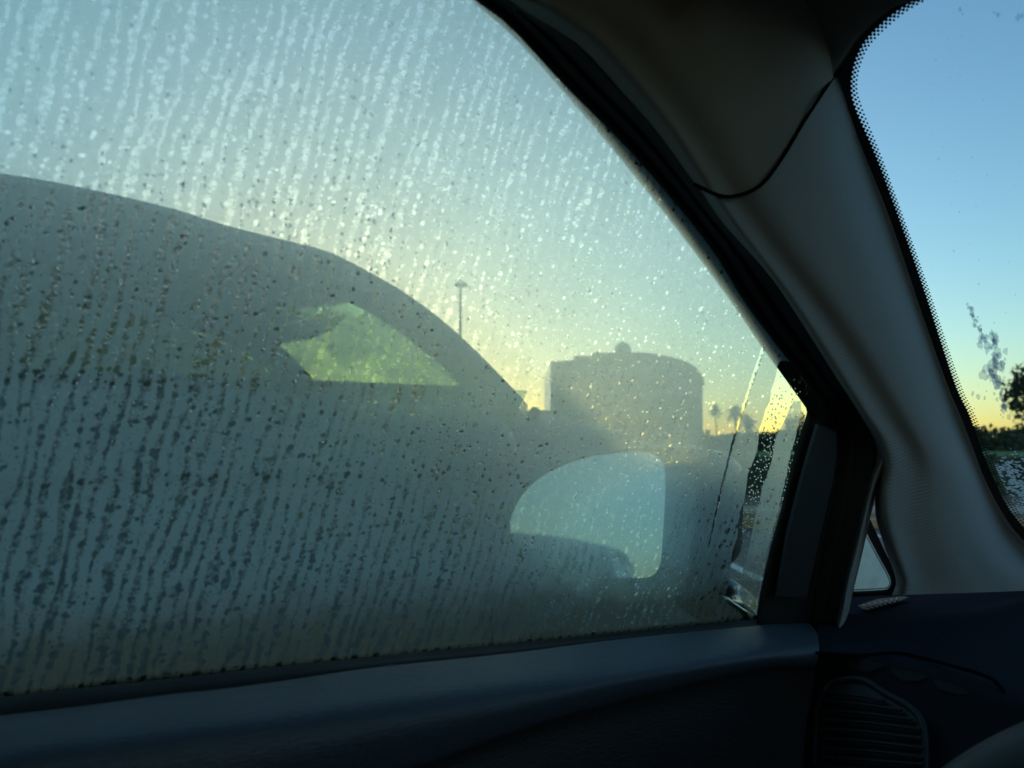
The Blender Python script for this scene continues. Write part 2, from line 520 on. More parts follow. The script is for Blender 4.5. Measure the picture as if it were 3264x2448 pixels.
# everything beyond the car park runs square to this direction
AX = Vector((-math.sin(YAW), math.cos(YAW), 0))
SX = Vector((AX.y, -AX.x, 0))
def loc(s, d, z=0.0):                # s metres to the right, d metres away, along the car park's own axes
    return SX * s + AX * d + Vector((0, 0, z))
def at(px, d, z=0.0):                # the spot at distance d on the sight line through column px
    r = ray(px, 1450)
    k = d / (r.x * AX.x + r.y * AX.y)
    return Vector((r.x * k, r.y * k, z))
def slab(name, s0, d0, s1, d1, z0, z1, mat, kind='structure'):
    c = loc((s0 + s1) / 2, (d0 + d1) / 2, (z0 + z1) / 2)
    o = box(name, c, (abs(s1 - s0), abs(d1 - d0), z1 - z0), mat, None, -(math.pi / 2 - math.atan2(AX.y, AX.x)))
    if kind:
        o['kind'] = kind
    return o
slab('car_park', -60, -60, 60, 12.6, -.04, 0, M['asphalt'])
kerb_a = slab('kerb', -60, 12.6, 60, 12.85, -.05, .13, M['kerb'])
slab('planting_bed', -60, 12.85, 60, 14.6, -.03, .09, M['soil'])
slab('footpath', -60, 14.6, 60, 16.4, -.03, .10, M['paver'])
slab('verge', -60, 16.4, 60, 21.5, -.03, .07, M['soil'])
slab('road', -140, 30, 140, 38, -.03, 0.01, M['asphalt'])
lawn = mesh_obj('lawn', [loc(-200, 39, .0), loc(200, 39, .0), loc(200, 85, 1.5), loc(-200, 85, 1.5), loc(200, 100, 1.5), loc(-200, 100, 1.5)], [(0, 1, 2, 3), (3, 2, 4, 5)], M['grass'], None, False, kind='structure')
for s_ in (-9, -6.2, -3.4, -0.6, 2.2, 5.0, 7.8):   # bay lines
    slab('bay_line', s_ - .05, 7.4, s_ + .05, 12.4, 0.0, .004, M['whitepaint'])

def leaves(name, pts, size, mat, parent=None, kind='stuff', seed=1, flatn=0.0):
    rnd = np.random.RandomState(seed)
    P = np.array(pts)
    n = len(P)
    a = rnd.normal(size=(n, 3)); a /= np.linalg.norm(a, axis=1)[:, None]
    b = rnd.normal(size=(n, 3)); b -= (a * b).sum(1)[:, None] * a; b /= np.linalg.norm(b, axis=1)[:, None]
    s = size * rnd.uniform(.5, 1.3, n)[:, None]
    V = np.stack([P - a * s, P + b * s * .5, P + a * s, P - b * s * .5], 1).reshape(-1, 3)
    Fc = np.arange(n * 4).reshape(n, 4)
    me = bpy.data.meshes.new(name)
    me.from_pydata(V.tolist(), [], Fc.tolist())
    me.materials.append(mat)
    o = bpy.data.objects.new(name, me)
    COL.objects.link(o)
    if parent:
        o.parent = parent
        o.matrix_parent_inverse = parent.matrix_world.inverted()
    if kind:
        o['kind'] = kind
    return o
def par(o, p):
    o.parent = p
    o.matrix_parent_inverse = p.matrix_world.inverted()
    return o

# clipped hedge in front, tree mass far off
rr = random.Random(3)
pts = []
for i in range(26000):
    s = rr.uniform(-34, 30)
    d = rr.uniform(21.6, 23.4)
    h = (1.06 + .10 * noise.noise(Vector((s * .8, d, 0))) + .05 * noise.noise(Vector((s * 4, d, 3)))) * rr.random() ** .45
    pts.append(loc(s, d, h))
o = leaves('hedge', pts, .09, M['leaf'], seed=5)
o['label'] = 'long dark green clipped hedge across the edge of the car park'
o['category'] = 'hedge'
o['kind'] = 'stuff'
core = slab('hedge_core', -34, 21.8, 30, 23.2, 0, .95, M['leaf'], None)
core.parent = o
pts = []
for i in range(30000):
    s = rr.uniform(-120, 90)
    top = 3.7 + .6 * noise.noise(Vector((s * .06, 0, 0))) + .9 * noise.noise(Vector((s * .25, 2, 0))) + .5 * noise.noise(Vector((s * .9, 5, 0)))
    d = rr.uniform(86, 96)
    pts.append(loc(s, d, top * rr.random() ** .5))
o = leaves('tree_line', pts, .42, M['leaf2'], seed=6)
core = slab('wood_core', -120, 90, 90, 92, 1.4, 2.9, M['leaf'], None)
core.parent = o
o['label'] = 'far off belt of dark trees along the horizon behind the lawn'
o['category'] = 'wood'

def tree(name, base, h, cr_, label, seed, leafmat, nleaf=2600, group=None, leafsize=.16):
    r = random.Random(seed)
    e = empty(name, base, label, 'tree', group)
    tr = tube('trunk', [base + Vector((0, 0, -.1)), base + Vector((.05, .03, h * .3)), base + Vector((-.04, .06, h * .55)), base + Vector((0, 0, h * .8))],
              [.05 * h ** .8, .035 * h ** .8, .012 * h], M['bark'], None, 8, 14)
    par(tr, e)
    P = []
    blobs = []
    for k in range(9):
        a = r.uniform(0, 6.28)
        q = cr_ * r.uniform(.25, .75)
        c = base + Vector((math.cos(a) * q, math.sin(a) * q, h * r.uniform(.48, .88)))
        blobs.append((c, cr_ * r.uniform(.35, .55)))
        lb = tube('limb', [base + Vector((0, 0, h * .42)), (base + Vector((0, 0, h * .5))).lerp(c, .5), c], [.02 * h ** .8, .008 * h], M['bark'], None, 6, 6)
        par(lb, e)
    for i in range(nleaf):
        c, q = r.choice(blobs)
        v = Vector((r.gauss(0, 1), r.gauss(0, 1), r.gauss(0, .8))).normalized() * q * r.uniform(.5, 1.08)
        P.append(c + v)
    leaves('crown', P, leafsize, leafmat, e, 'stuff', seed)
    return e
def palm(base, h, cr_, label, seed):
    r = random.Random(seed)
    e = empty('palm_tree', base, label, 'palm tree', 'palms right of the grey block')
    par(tube('trunk', [base + Vector((0, 0, -.1)), base + Vector((.1, 0, h * .5)), base + Vector((0, 0, h))], [.10, .08, .08], M['bark'], None, 8, 10), e)
    top = base + Vector((0, 0, h))
    V, Fc = [], []
    for k in range(60):
        a = r.uniform(0, 6.28)
        el = r.uniform(-1.1, 1.4)
        d = Vector((math.cos(a) * math.cos(el), math.sin(a) * math.cos(el), math.sin(el)))
        L = cr_ * r.uniform(.8, 1.1)
        p0 = top
        sidev = d.cross(Vector((0, 0, 1))).normalized()
        for j in range(9):
            t = j / 9
            p = top + d * L * t + Vector((0, 0, -.35 * L * t * t))
            q = top + d * L * (t + .14) + Vector((0, 0, -.35 * L * (t + .14) ** 2))
            for sg in (-1, 1):
                tip = p + sidev * sg * L * .26 * (1 - t * .6) + d * L * .15 - Vector((0, 0, L * .12))
                n = len(V)
                V += [p, q, tip]
                Fc.append((n, n + 1, n + 2))
    f = mesh_obj('crown', V, Fc, M['leaf'], None, False, kind='stuff')
    par(f, e)
    return e
palm(at(2283, 92), 6.2, .85, 'small round headed palm, the one nearer the grey block', 11)
palm(at(2345, 90), 5.8, 1.2, 'fuller palm beside the thin water run on the glass', 12)
palm(at(2385, 94), 5.1, 1.2, 'lower palm merging with the far tree line', 13)
tree('shade_tree', at(2560, 70), 4.3, 2.2, 'ragged dark tree showing in the clear strip at the window corner', 21, M['leaf'], 1500, leafsize=.16)
tree('shade_tree', at(3430, 36), 3.2, 1.9, 'dark leafy tree seen low through the windshield', 22, M['leaf'], 3600, leafsize=.10)
tree('shade_tree', at(3420, 40), 6.5, 3.0, 'taller dark tree beyond the windshield, past the frosted corner', 23, M['leaf'], 3200)
tree('shade_tree', at(1690, 76), 3.6, 1.9, 'low tree at the foot of the grey block, behind the parked car', 24, M['leaf2'], 1200)

# the big block with the rounded roof and the ball on top
BD = 84.0
def bpt(px, py, d=0.0):
    r = ray(px, py)
    k = BD / (r.x * AX.x + r.y * AX.y)
    return CAM + r * k + AX * d
bld = empty('office_block', at(2000, BD), 'big grey block with low curved roof and a ball on top', 'building')
outl = [(1755, 1480), (1755, 1157), (1830, 1152), (1834, 1139), (1884, 1140), (1888, 1131), (1925, 1129), (1990, 1128), (2050, 1129), (2095, 1134), (2140, 1143), (2180, 1155), (2207, 1170), (2224, 1186), (2236, 1205), (2240, 1230), (2240, 1480)]
V = [bpt(*p) for p in outl]
V[0].z = V[-1].z = 0
n = len(V)
V += [v + AX * 16 for v in V]
Fc = [tuple(range(n))] + [tuple(range(2 * n - 1, n - 1, -1))] + [(i, (i + 1), (i + 1) + n, i + n)[::-1] for i in range(n - 1)]
par(mesh_obj('wall', V, Fc, M['wall'], None, False), bld)
blocker = [(250, 1480), (250, 1280), (1300, 1296), (1752, 1306), (1752, 1480)]  # mostly hidden block, added to keep the low sun off both cars
V = [bpt(*p, 1.5) for p in blocker]
V[0].z = V[-1].z = 0
n = len(V)
V += [v + AX * 12 for v in V]
par(mesh_obj('sun_blocker', V, [tuple(range(n)), tuple(range(2 * n - 1, n - 1, -1))] + [(i, i + 1, i + 1 + n, i + n)[::-1] for i in range(n - 1)], M['wall'], None, False), bld)
cop = []
for p in outl[1:-1]:
    cop.append(bpt(*p) - AX * .15)
par(tube('coping', cop, .16, M['wall2'], None, 6, 50), bld)
for row in range(3):
    for k in range(9):
        px0 = 1778 + k * 50
        a, b = bpt(px0, 1205 + row * 62), bpt(px0 + 34, 1232 + row * 62)
        if px0 > 2170 and row == 0:
            continue
        c = (a + b) / 2 - AX * .02
        wd = box('window', c, ((Vector((a.x, a.y, 0)) - Vector((b.x, b.y, 0))).length, .12, abs(a.z - b.z)), M['darkglass'], None, -(math.pi / 2 - math.atan2(AX.y, AX.x)))
        par(wd, bld)
bm = bmesh.new()
bmesh.ops.create_uvsphere(bm, u_segments=24, v_segments=16, radius=.88)
me = bpy.data.meshes.new('ball'); bm.to_mesh(me); bm.free()
me.polygons.foreach_set('use_smooth', [True] * len(me.polygons)); me.materials.append(M['ball'])
ball = bpy.data.objects.new('dome_ball', me); COL.objects.link(ball)
ball.location = bpt(1990, 1112, 1.2)
par(ball, bld)
c = bpt(1990, 1145, 1.2)
par(tube('ball_pedestal', [c - Vector((0, 0, .6)), c + Vector((0, 0, .1)), c + Vector((0, 0, .6))], [.7, .55, .5], M['wall2'], None, 14, 8), bld)

# high mast lamp
lp = at(1465, 62)
post = empty('lamp_post', lp, 'tall thin lamp post with a cluster head above the parked car', 'lamp post')
hz = (CAM + ray(1467, 906) * (62 / (ray(1467, 906).dot(AX)))).z
par(tube('mast', [lp, lp + Vector((0, 0, hz * .5)), lp + Vector((0, 0, hz))], [.14, .10, .07], M['steel'], None, 8, 8), post)
for k in range(4):
    a = k * math.pi / 2 + .5
    d = Vector((math.cos(a), math.sin(a), 0))
    par(tube('arm', [lp + Vector((0, 0, hz + .25)), lp + d * .2 + Vector((0, 0, hz + .15)), lp + d * .34 + Vector((0, 0, hz))], .05, M['steel'], None, 6, 6), post)
    V, Fc = box_geo(lp + d * .36 + Vector((0, 0, hz - .06)), (.30, .24, .18), a)
    par(mesh_obj('lamp_head', V, Fc, M['steel'], None, False), post)

# ================================================================== parked car alongside
CX = -2.72
def build_neighbour():
    e = empty('parked_car', (CX, -.3, 0), 'tall grey family car parked alongside, seen dim through the wet window', 'car')
    # lower body: closed rings along the car
    st = [(-2.42, .70, .60, .95), (-2.38, .80, .42, 1.10), (-2.2, .87, .30, 1.20), (-1.6, .91, .26, 1.245), (-.6, .92, .26, 1.255), (.4, .92, .26, 1.25),
          (.9, .915, .26, 1.24), (1.15, .91, .27, 1.24), (1.35, .89, .28, 1.205), (1.55, .85, .30, 1.12), (1.68, .78, .34, 1.02), (1.75, .68, .42, .90), (1.77, .55, .55, .80)]
    rings = []
    for (y, hw, zb, zt) in st:
        ring = []
        N = 28
        for k in range(N):
            a = 2 * math.pi * k / N
            ca, sa = math.cos(a), math.sin(a)
            ex = .42
            x = hw * (abs(ca) ** ex) * (1 if ca > 0 else -1)
            zz = (zt + zb) / 2 + (zt - zb) / 2 * (abs(sa) ** ex) * (1 if sa > 0 else -1)
            if sa > 0:
                x *= 1 - .035 * sa
            bow = .26 * (1 - (x / hw) ** 2) * max(0, (y - .3)) / 1.5
            ring.append(Vector((CX + x, y + bow, zz)))
        rings.append(ring)
    V = [p for r_ in rings for p in r_]
    N = 28
    Fc = [(i * N + k, i * N + (k + 1) % N, (i + 1) * N + (k + 1) % N, (i + 1) * N + k) for i in range(len(rings) - 1) for k in range(N)]
    Fc += [tuple(range(N))[::-1], tuple((len(rings) - 1) * N + k for k in range(N))]
    body = mesh_obj('body', V, Fc, M['carpaint'])
    md = body.modifiers.new('smooth', 'SUBSURF'); md.levels = md.render_levels = 1
    par(body, e)
    # roof rail line from the silhouette
    rail = []
    for (px, py, x) in [(0, 567, -2.06), (310, 622, -2.06), (568, 684, -2.06), (738, 738, -2.06), (915, 783, -2.06), (1062, 820, -2.055)]:
        rail.append(onx(px, py, x))
    rear = [Vector((-2.12, -2.18, 1.48)), Vector((-2.09, -1.9, 1.60)), Vector((-2.07, -1.4, 1.67)), Vector((-2.06, -.8, 1.705))]
    rail = rear + rail
    apil = []
    for (px, py, x) in [(1062, 820, -2.055), (1180, 878, -2.03), (1290, 940, -1.99), (1400, 1018, -1.95), (1510, 1115, -1.92), (1610, 1215, -1.89), (1680, 1288, -1.87)]:
        apil.append(onx(px, py, x))
    def mir(p):
        return Vector((2 * CX - p.x, p.y, p.z))
    def lane(fr, crown, bow):
        out = []
        for p in rail:
            x = CX + (p.x - CX) * fr
            k = 1 - fr * fr
            kk = max(0, (p.y + .2) / .75)
            out.append(Vector((x, p.y + bow * k * kk, p.z + crown * k * (1 - 1.5 * min(1, kk)))))
        return out
    frs = [1, .93, .7, .35, 0, -.35, -.7, -.93, -1]
    curves = [lane(f_, .05, .12) for f_ in frs]
    roof = loft('roof', curves, M['carpaint'], None, 40, 3)
    md = roof.modifiers.new('t', 'SOLIDIFY'); md.thickness = .02; md.offset = 0
    par(roof, e)
    # windshield
    ws = []
    for f_ in [.97, .7, .35, 0, -.35, -.7, -.97]:
        k = 1 - f_ * f_
        ws.append([Vector((CX + (p.x - CX) * f_, p.y + (.12 + .14 * i / 6) * k, p.z - (.025 * (1 - i / 6)) * k)) for i, p in enumerate(apil)])
    par(loft('windshield', ws, M['carglass'], None, 16, 3), e)
    par(tube('cowl', [Vector((CX + (apil[-1].x - CX) * f_, apil[-1].y + .02 + .26 * (1 - f_ * f_), apil[-1].z - .012)) for f_ in (-.85, -.6, -.3, 0, .3, .6, .85)], .015, M['blackpl'], None, 8, 30), e)
    for s_ in (0, 1):
        m_ = (lambda p: p) if s_ == 0 else mir
        par(tube('window_pillar', [m_(p + Vector((-.03, -.02, -.012))) for p in rail[-4:-1] + apil], .034, M['carpaint'], None, 8, 24), e)
        sgn = 1 if s_ == 0 else -1
        bel = lambda y: Vector((CX + sgn * .885, y, 1.262))
        top = lambda y: m_(Vector((-2.075, y, np.interp(y, [p.y for p in rail], [p.z for p in rail]) - .035)))
        for y in (-.42, -1.45):
            a, b = bel(y), top(y - .06)
            par(loft('door_pillar', [[a + Vector((0, -.05, 0)), (a + b) / 2 + Vector((sgn * .012, -.05, 0)), b + Vector((0, -.04, 0))], [a + Vector((0, .05, 0)), (a + b) / 2 + Vector((sgn * .012, .05, 0)), b + Vector((0, .04, 0))]], M['blackpl'], None, 8, 1), e)
        a, b = bel(-2.22), top(-1.98)
        par(tube('rear_pillar', [a, (a + b) / 2 + Vector((sgn * .01, 0, 0)), b], [.09, .08, .07], M['carpaint'], None, 8, 10), e)
        # side glass panes
        for y0, y1 in ((-.37, .98), (-1.40, -.47), (-2.1, -1.50)):
            n_ = 8
            low = [bel(y0 + (y1 - y0) * i / n_) for i in range(n_ + 1)]
            if y1 > 0.5:
                full = [top(y) + Vector((0, 0, -.03)) for y in np.linspace(y0, .40, 9)] + [m_(p + Vector((0, -.06, -.07))) for p in apil[1:]]
                hi = smooth(full, n_ + 1)
            else:
                hi = [top(y0 + (y1 - y0) * i / n_) for i in range(n_ + 1)]
            par(loft('side_window', [low, hi], M['carglass_side'] if sgn > 0 else M['carglass_dark'], None, 16, 4), e)
            if y1 > 0.5:
                upp = smooth([top(y) + Vector((0, 0, .03)) for y in np.linspace(y0, .45, 9)] + [m_(p + Vector((0, -.02, -.015))) for p in apil[1:]], n_ + 1)
                par(loft('door_frame', [hi, upp], M['blackpl'], None, 24, 1), e)
        par(loft('door_skin', [[bel(y) + Vector((0, 0, .004)) for y in (-2.15, -1, 0, .9)], [bel(y) + Vector((sgn * .03, 0, -.07)) for y in (-2.15, -1, 0, .9)], [bel(y) + Vector((sgn * .045, 0, -.20)) for y in (-2.15, -1, 0, .9)]], M['carpaint'], None, 20, 3), e)
        for yg in (-1.47, -.42, .86):
            par(tube('door_gap', [Vector((CX + sgn * .9315, yg, 1.05)), Vector((CX + sgn * .930, yg, .8)), Vector((CX + sgn * .925, yg, .45))], .004, M['rubber_matt'], None, 6, 6), e)
        # door mirror on its stalk
        c = Vector((CX + sgn * 1.04, .78, 1.10))
        bm = bmesh.new()
        bmesh.ops.create_uvsphere(bm, u_segments=16, v_segments=10, radius=1)
        for v in bm.verts:
            v.co = Vector((v.co.x * .12, v.co.y * .07, v.co.z * .085)) + c
        me = bpy.data.meshes.new('door_mirror'); bm.to_mesh(me); bm.free()
        me.polygons.foreach_set('use_smooth', [True] * len(me.polygons)); me.materials.append(M['carpaint'])
        o_ = bpy.data.objects.new('door_mirror', me); COL.objects.link(o_); par(o_, e)
        # wheels
        for y in (1.02, -1.68):
            cw = Vector((CX + sgn * .80, y, .34))
            V, Fc = [], []
            prof = [(.20, -.11), (.33, -.11), (.345, -.08), (.345, .08), (.33, .11), (.20, .11)]
            n_ = 32
            for k in range(n_):
                a = 2 * math.pi * k / n_
                for (r_, x_) in prof:
                    V.append(cw + Vector((x_ * sgn, math.cos(a) * r_, math.sin(a) * r_)))
            m2 = len(prof)
            for k in range(n_):
                for j in range(m2):
                    Fc.append((k * m2 + j, k * m2 + (j + 1) % m2, ((k + 1) % n_) * m2 + (j + 1) % m2, ((k + 1) % n_) * m2 + j))
            wh = mesh_obj('wheel', V, Fc, M['tyre']); par(wh, e)
            V, Fc = [cw + Vector((.09 * sgn, 0, 0))], []
            for k in range(20):
                a = 2 * math.pi * k / 20
                r_ = .22 if k % 4 < 3 else .12
                V.append(cw + Vector((.10 * sgn, math.cos(a) * r_, math.sin(a) * r_)))
            Fc = [(0, k + 1, (k + 1) % 20 + 1) for k in range(20)]
            rm = mesh_obj('rim', V, Fc, M['rim'], None, False)
            rm.parent = wh; 
        for y in (-.25, -1.28):
            par(tube('door_handle', [Vector((CX + sgn * .925, y, 1.06)), Vector((CX + sgn * .95, y + .09, 1.065)), Vector((CX + sgn * .925, y + .18, 1.06))], .013, M['carpaint'], None, 8, 8), e)
        par(tube('waist_trim', [bel(y) + Vector((sgn * .005, 0, -.012)) for y in (-2.1, -1.2, 0, .80)], .016, M['blackpl'], None, 6, 20), e)
        # headlights
        hl = tube('headlight', [Vector((CX + sgn * .84, 1.52, .86)), Vector((CX + sgn * .76, 1.70, .86)), Vector((CX + sgn * .60, 1.80, .85))], [.055, .07, .05], M['rim'], None, 10, 10)
        par(hl, e)
        tl = tube('tail_light', [Vector((CX + sgn * .80, -2.36, 1.12)), Vector((CX + sgn * .85, -2.28, 1.0)), Vector((CX + sgn * .84, -2.30, .86))], .045, M['lamp'], None, 8, 8)
        par(tl, e)
        # front seats with headrests
        cs = Vector((CX + sgn * .36, -.28, 1.0))
        sb = box('seat', cs + Vector((0, 0, .05)), (.46, .16, .62), M['cardark'], None, 0, .05); par(sb, e)
        hr = box('headrest', cs + Vector((0, -.03, .50)), (.26, .10, .17), M['cardark'], None, 0, .04); hr.parent = sb
    # rear glass
    rg = []
    for f_ in (1, .5, 0, -.5, -1):
        k = 1 - f_ * f_
        rg.append([Vector((CX + .62 * f_, -2.16 - .05 * k, 1.52 + .03 * k)), Vector((CX + .74 * f_, -2.30 - .06 * k, 1.30)), Vector((CX + .8 * f_, -2.36 - .06 * k, 1.14))])
    par(loft('rear_window', rg, M['carglass'], None, 8, 3), e)
    par(tube('header', [m_(apil[0]) + Vector((.0, -.02, -.04)) if False else Vector((CX + .64 * f_, .56 + .12 * (1 - f_ * f_), 1.56 - .02 * (1 - f_ * f_))) for f_ in (-1, -.5, 0, .5, 1)], .035, M['headliner'], None, 8, 20), e)
    par(box('dashboard', (CX, .80, 1.17), (1.5, .34, .10), M['cardark'], None, 0, .04), e)
    return e
ncar = build_neighbour()

def dup(root, delta, label, group=None, rotz=0.0):
    """a copy of a thing with its parts and sub-parts"""
    r_ = root.copy(); COL.objects.link(r_)
    r_.location = root.location + Vector(delta); r_.rotation_euler = (0, 0, rotz); r_['label'] = label
    for ch in list(root.children):
        c_ = ch.copy(); COL.objects.link(c_); c_.parent = r_
        c_.matrix_parent_inverse = ch.matrix_parent_inverse.copy()
        for g_ in ch.children:
            d_ = g_.copy(); COL.objects.link(d_); d_.parent = c_
    return r_
bcar = dup(ncar, (.45, -6.6, -.0), 'dark car parked further back, seen only in the door mirror')

# ================================================================== the car we sit in
car = empty('car', (0, 0, 0), 'dark car interior around the wet side window, with its door mirror outside', 'car')
ROOFZ = 1.50
# ---- outlines read along the real edges of the car
E1r = [(-.401, -.62, 1.30), (-.383, -.5, 1.368), (-.37, -.35, 1.415), (-.366, -.2, 1.432), (-.368, -.05, 1.424), (-.377, .07, 1.392)]
E1 = [(1535, 0), (1632, 74), (1816, 273), (1986, 443), (2148, 627), (2281, 797), (2377, 952), (2480, 1092), (2584, 1224), (2640, 1310)]
E1 = [(1420, -95)] + E1
E1n = [(2664, 1390), (2662, 1480), (2644, 1600), (2612, 1750), (2585, 1900), (2566, 2010), (2556, 2110)]
E0 = [(1400, -88), (1502, 0), (1653, 133), (1844, 347), (1992, 524), (2140, 708), (2302, 922), (2435, 1114), (2568, 1299)]
E3 = [(1520, -90), (1654, 22), (1816, 140), (1964, 295), (2089, 428), (2215, 598), (2296, 708), (2444, 871), (2554, 1033), (2661, 1202), (2721, 1294), (2775, 1397), (2786, 1473)]
E3n = [(2771, 1527), (2743, 1636), (2715, 1755), (2688, 1864), (2672, 1945), (2655, 2010), (2640, 2100)]
G = [(2574, 1310), (2547, 1397), (2520, 1495), (2488, 1625), (2455, 1745), (2428, 1864), (2414, 1945), (2408, 1990)]
def off3(lst, d):
    return [Vector(p) + Vector((d, 0, 0)) for p in lst]

# ---- door glass with its wet film
def uvw(co):
    return (co.y, co.z * 1.04)
top_curve = off3(E1r, 0) + S(E1)
def lane_px(lst, o_):
    return S(lst, o_)
OFG, OFF_, OFD = 0.0, -0.0015, -0.0022
gl_pts = [Vector((-.493, -.62, .95))] + off3(E1r, 0) + S(E1 + [(2660, 1360), (2600, 1700), (2520, 2010)])
glass = poly_obj('side_window', gl_pts, M['glass'], car)
sillz = .962
strip_L = [(2492, 1150), (2483, 1163), (2479, 1196), (2462, 1249), (2460, 1278), (2445, 1303), (2438, 1331), (2424, 1372), (2419, 1435), (2413, 1450), (2400, 1485), (2388, 1511), (2384, 1544), (2377, 1595), (2366, 1624), (2357, 1674), (2355, 1712), (2345, 1740), (2339, 1757), (2334, 1812), (2327, 1866), (2312, 1902), (2322, 1925), (2360, 1950), (2395, 2000)]
strip_R = [(2588, 1252), (2560, 1262), (2543, 1264), (2530, 1288), (2515, 1317), (2501, 1351), (2481, 1387), (2474, 1413), (2467, 1457), (2455, 1500), (2448, 1520), (2431, 1558), (2428, 1595), (2417, 1624), (2404, 1685), (2392, 1747), (2381, 1786), (2366, 1850), (2362, 1900), (2385, 1950), (2404, 2000)]
slit = [(2437, 1107), (2424, 1148), (2407, 1196), (2385, 1269), (2375, 1293), (2354, 1365), (2334, 1437), (2320, 1495), (2308, 1540), (2287, 1631), (2272, 1703), (2261, 1757)]
slitw = [5, 5, 5, 5, 4.5, 4, 4, 3.5, 3.5, 3, 2.5, 1]
slL = jag([(p[0] - w_, p[1]) for p, w_ in zip(slit, slitw)], 1.6, 1)
slR = jag([(p[0] + w_, p[1]) for p, w_ in zip(slit, slitw)], 1.6, 2)
def mvx(l, o_):
    return [Vector(p) + Vector((o_, 0, 0)) for p in l]
def yz(lst):
    """outline -> arrays of height and place along the door, sorted by height"""
    q = sorted([(side(*p).z, side(*p).y) for p in lst])
    return np.array([a[0] for a in q]), np.array([a[1] for a in q])
def fn(lst):
    z_, y_ = yz(lst)
    return lambda z: float(np.interp(z, z_, y_))
EE = sorted([(Vector(p).z, Vector(p).y) for p in E1r[3:]] + [(p.z, p.y) for p in S(E1 + [(2650, 1345), (2600, 1700), (2560, 2000)])])
fE = lambda z: float(np.interp(z, [a[0] for a in EE], [a[1] for a in EE]))
RR_ = sorted([(Vector(p).z, Vector(p).y) for p in E1r[:4]])
fRear = lambda z: -.62 if z < 1.30 else float(np.interp(z, [a[0] for a in RR_], [a[1] for a in RR_]))
fSL, fSR = fn(jag(strip_L, 1.2, 3)), fn(jag(strip_R, 1.2, 4))
fR = fn(jag([(2557, 1278), (2559, 1317), (2553, 1340), (2535, 1413), (2520, 1470), (2506, 1540), (2482, 1640), (2452, 1745), (2426, 1864), (2412, 1940), (2400, 2010)], 1.5, 5))
fA, fB = fn(slL), fn(slR)
def zof(p):
    return side(*p).z
def ladder(z0, z1, fl, fr, x=OFF_, step=.0011):
    n_ = max(2, int((z1 - z0) / step))
    V, Fc = [], []
    for i in range(n_ + 1):
        z = z0 + (z1 - z0) * i / n_
        a, b = fl(z), fr(z)
        if b < a:
            b = a
        for y in (a, b):
            V.append((-.5 + TUM * (z - .95) + x, y, z))
    for i in range(n_):
        Fc.append((2 * i, 2 * i + 1, 2 * i + 3, 2 * i + 2))
    return V, Fc
def film(parts, parent=None):
    V, Fc = [], []
    for (a, b) in parts:
        k = len(V)
        V += a
        Fc += [tuple(q + k for q in f) for f in b]
    uv = [(p[1], p[2] * 1.04) for p in V]
    return mesh_obj('condensation', V, Fc, M['fog'], parent or glass, False, uv, 'stuff')
zb = .955
z_tip, z_slt = zof(slit[-1]), zof(slit[0])
z_s0, z_s1 = zof(strip_L[0]), zof(strip_L[0])
z_cl = zof((2588, 1252))
film([ladder(zb, z_tip, fRear, fSL), ladder(z_tip, z_slt, fRear, fA), ladder(z_tip, z_slt, fB, lambda z: min(fSL(z), fE(z))) if z_slt < z_s1 else (ladder(z_tip, z_s1, fB, lambda z: min(fSL(z), fE(z)))),
      ladder(z_s1, z_slt, fB, fE) if z_slt > z_s1 else ([], []), ladder(z_slt, 1.430, fRear, fE)])
film([ladder(zof((2395, 1990)), zof((2557, 1278)), fSR, fR)])

# ---- real drops of water, flat on the outside of the glass
def drops(name, items, parent):
    """items: (point, radius, stretch)"""
    nrm = Vector((-1, 0, TUM)).normalized()
    dn = Vector((-TUM, 0, -1)).normalized()
    fy = Vector((0, 1, 0))
    tm = [(0, 0, 0)]
    rings = [(1.0, 0.0), (.92, .30), (.62, .58)]
    sg = 8
    for (r_, h_) in rings:
        for k in range(sg):
            a = 2 * math.pi * k / sg
            tm.append((math.cos(a) * r_, math.sin(a) * r_, h_))
    tm.append((0, 0, .68))
    fc = []
    for k in range(sg):
        k2 = (k + 1) % sg
        fc.append((0, 1 + k2, 1 + k))
        for q in range(2):
            fc.append((1 + q * sg + k, 1 + q * sg + k2, 1 + (q + 1) * sg + k2, 1 + (q + 1) * sg + k))
        fc.append((1 + 2 * sg + k, 1 + 2 * sg + k2, 1 + 3 * sg))
    T = np.array(tm)
    B = np.array([list(fy), list(dn), list(nrm)])
    Vs, Fs = [], []
    for i, (p, r_, st) in enumerate(items):
        t_ = T * np.array([r_, r_ * st, r_])
        Vs.append(t_ @ B + np.array(p))
    V = np.concatenate(Vs)
    nT = len(T)
    Fs = [tuple(v + i * nT for v in f) for i in range(len(items)) for f in fc]
    o_ = mesh_obj(name, V.tolist(), Fs, M['water'], parent, True, kind='stuff')
    o_['label'] = 'beads of water on the glass'
    return o_
rr = random.Random(9)
items = []
trails = [-.06 + .0088 * k + rr.uniform(-.002, .002) for k in range(62)]
def ok_pt(px, py):
    return True
for i in range(5200):
    px = rr.uniform(-20, 2420) if rr.random() < .6 else rr.uniform(700, 1700)
    py = rr.uniform(-10, 2180) if rr.random() < .45 else rr.gauss(1020, 330)
    p = side(px, py, OFD)
    edge = np.interp(py, [q[1] for q in E1], [q[0] for q in E1])
    if px > edge - 4 or p.z < .985:
        continue
    if rr.random() < .55:
        c = min(trails, key=lambda q: abs(q - p.y))
        p.y += (c - p.y) * .8
    r_ = .00022 + .00030 * rr.random() ** 3 + (.0004 * rr.random() if rr.random() < .05 else 0)
    items.append((p, r_, rr.uniform(1.0, 1.35)))
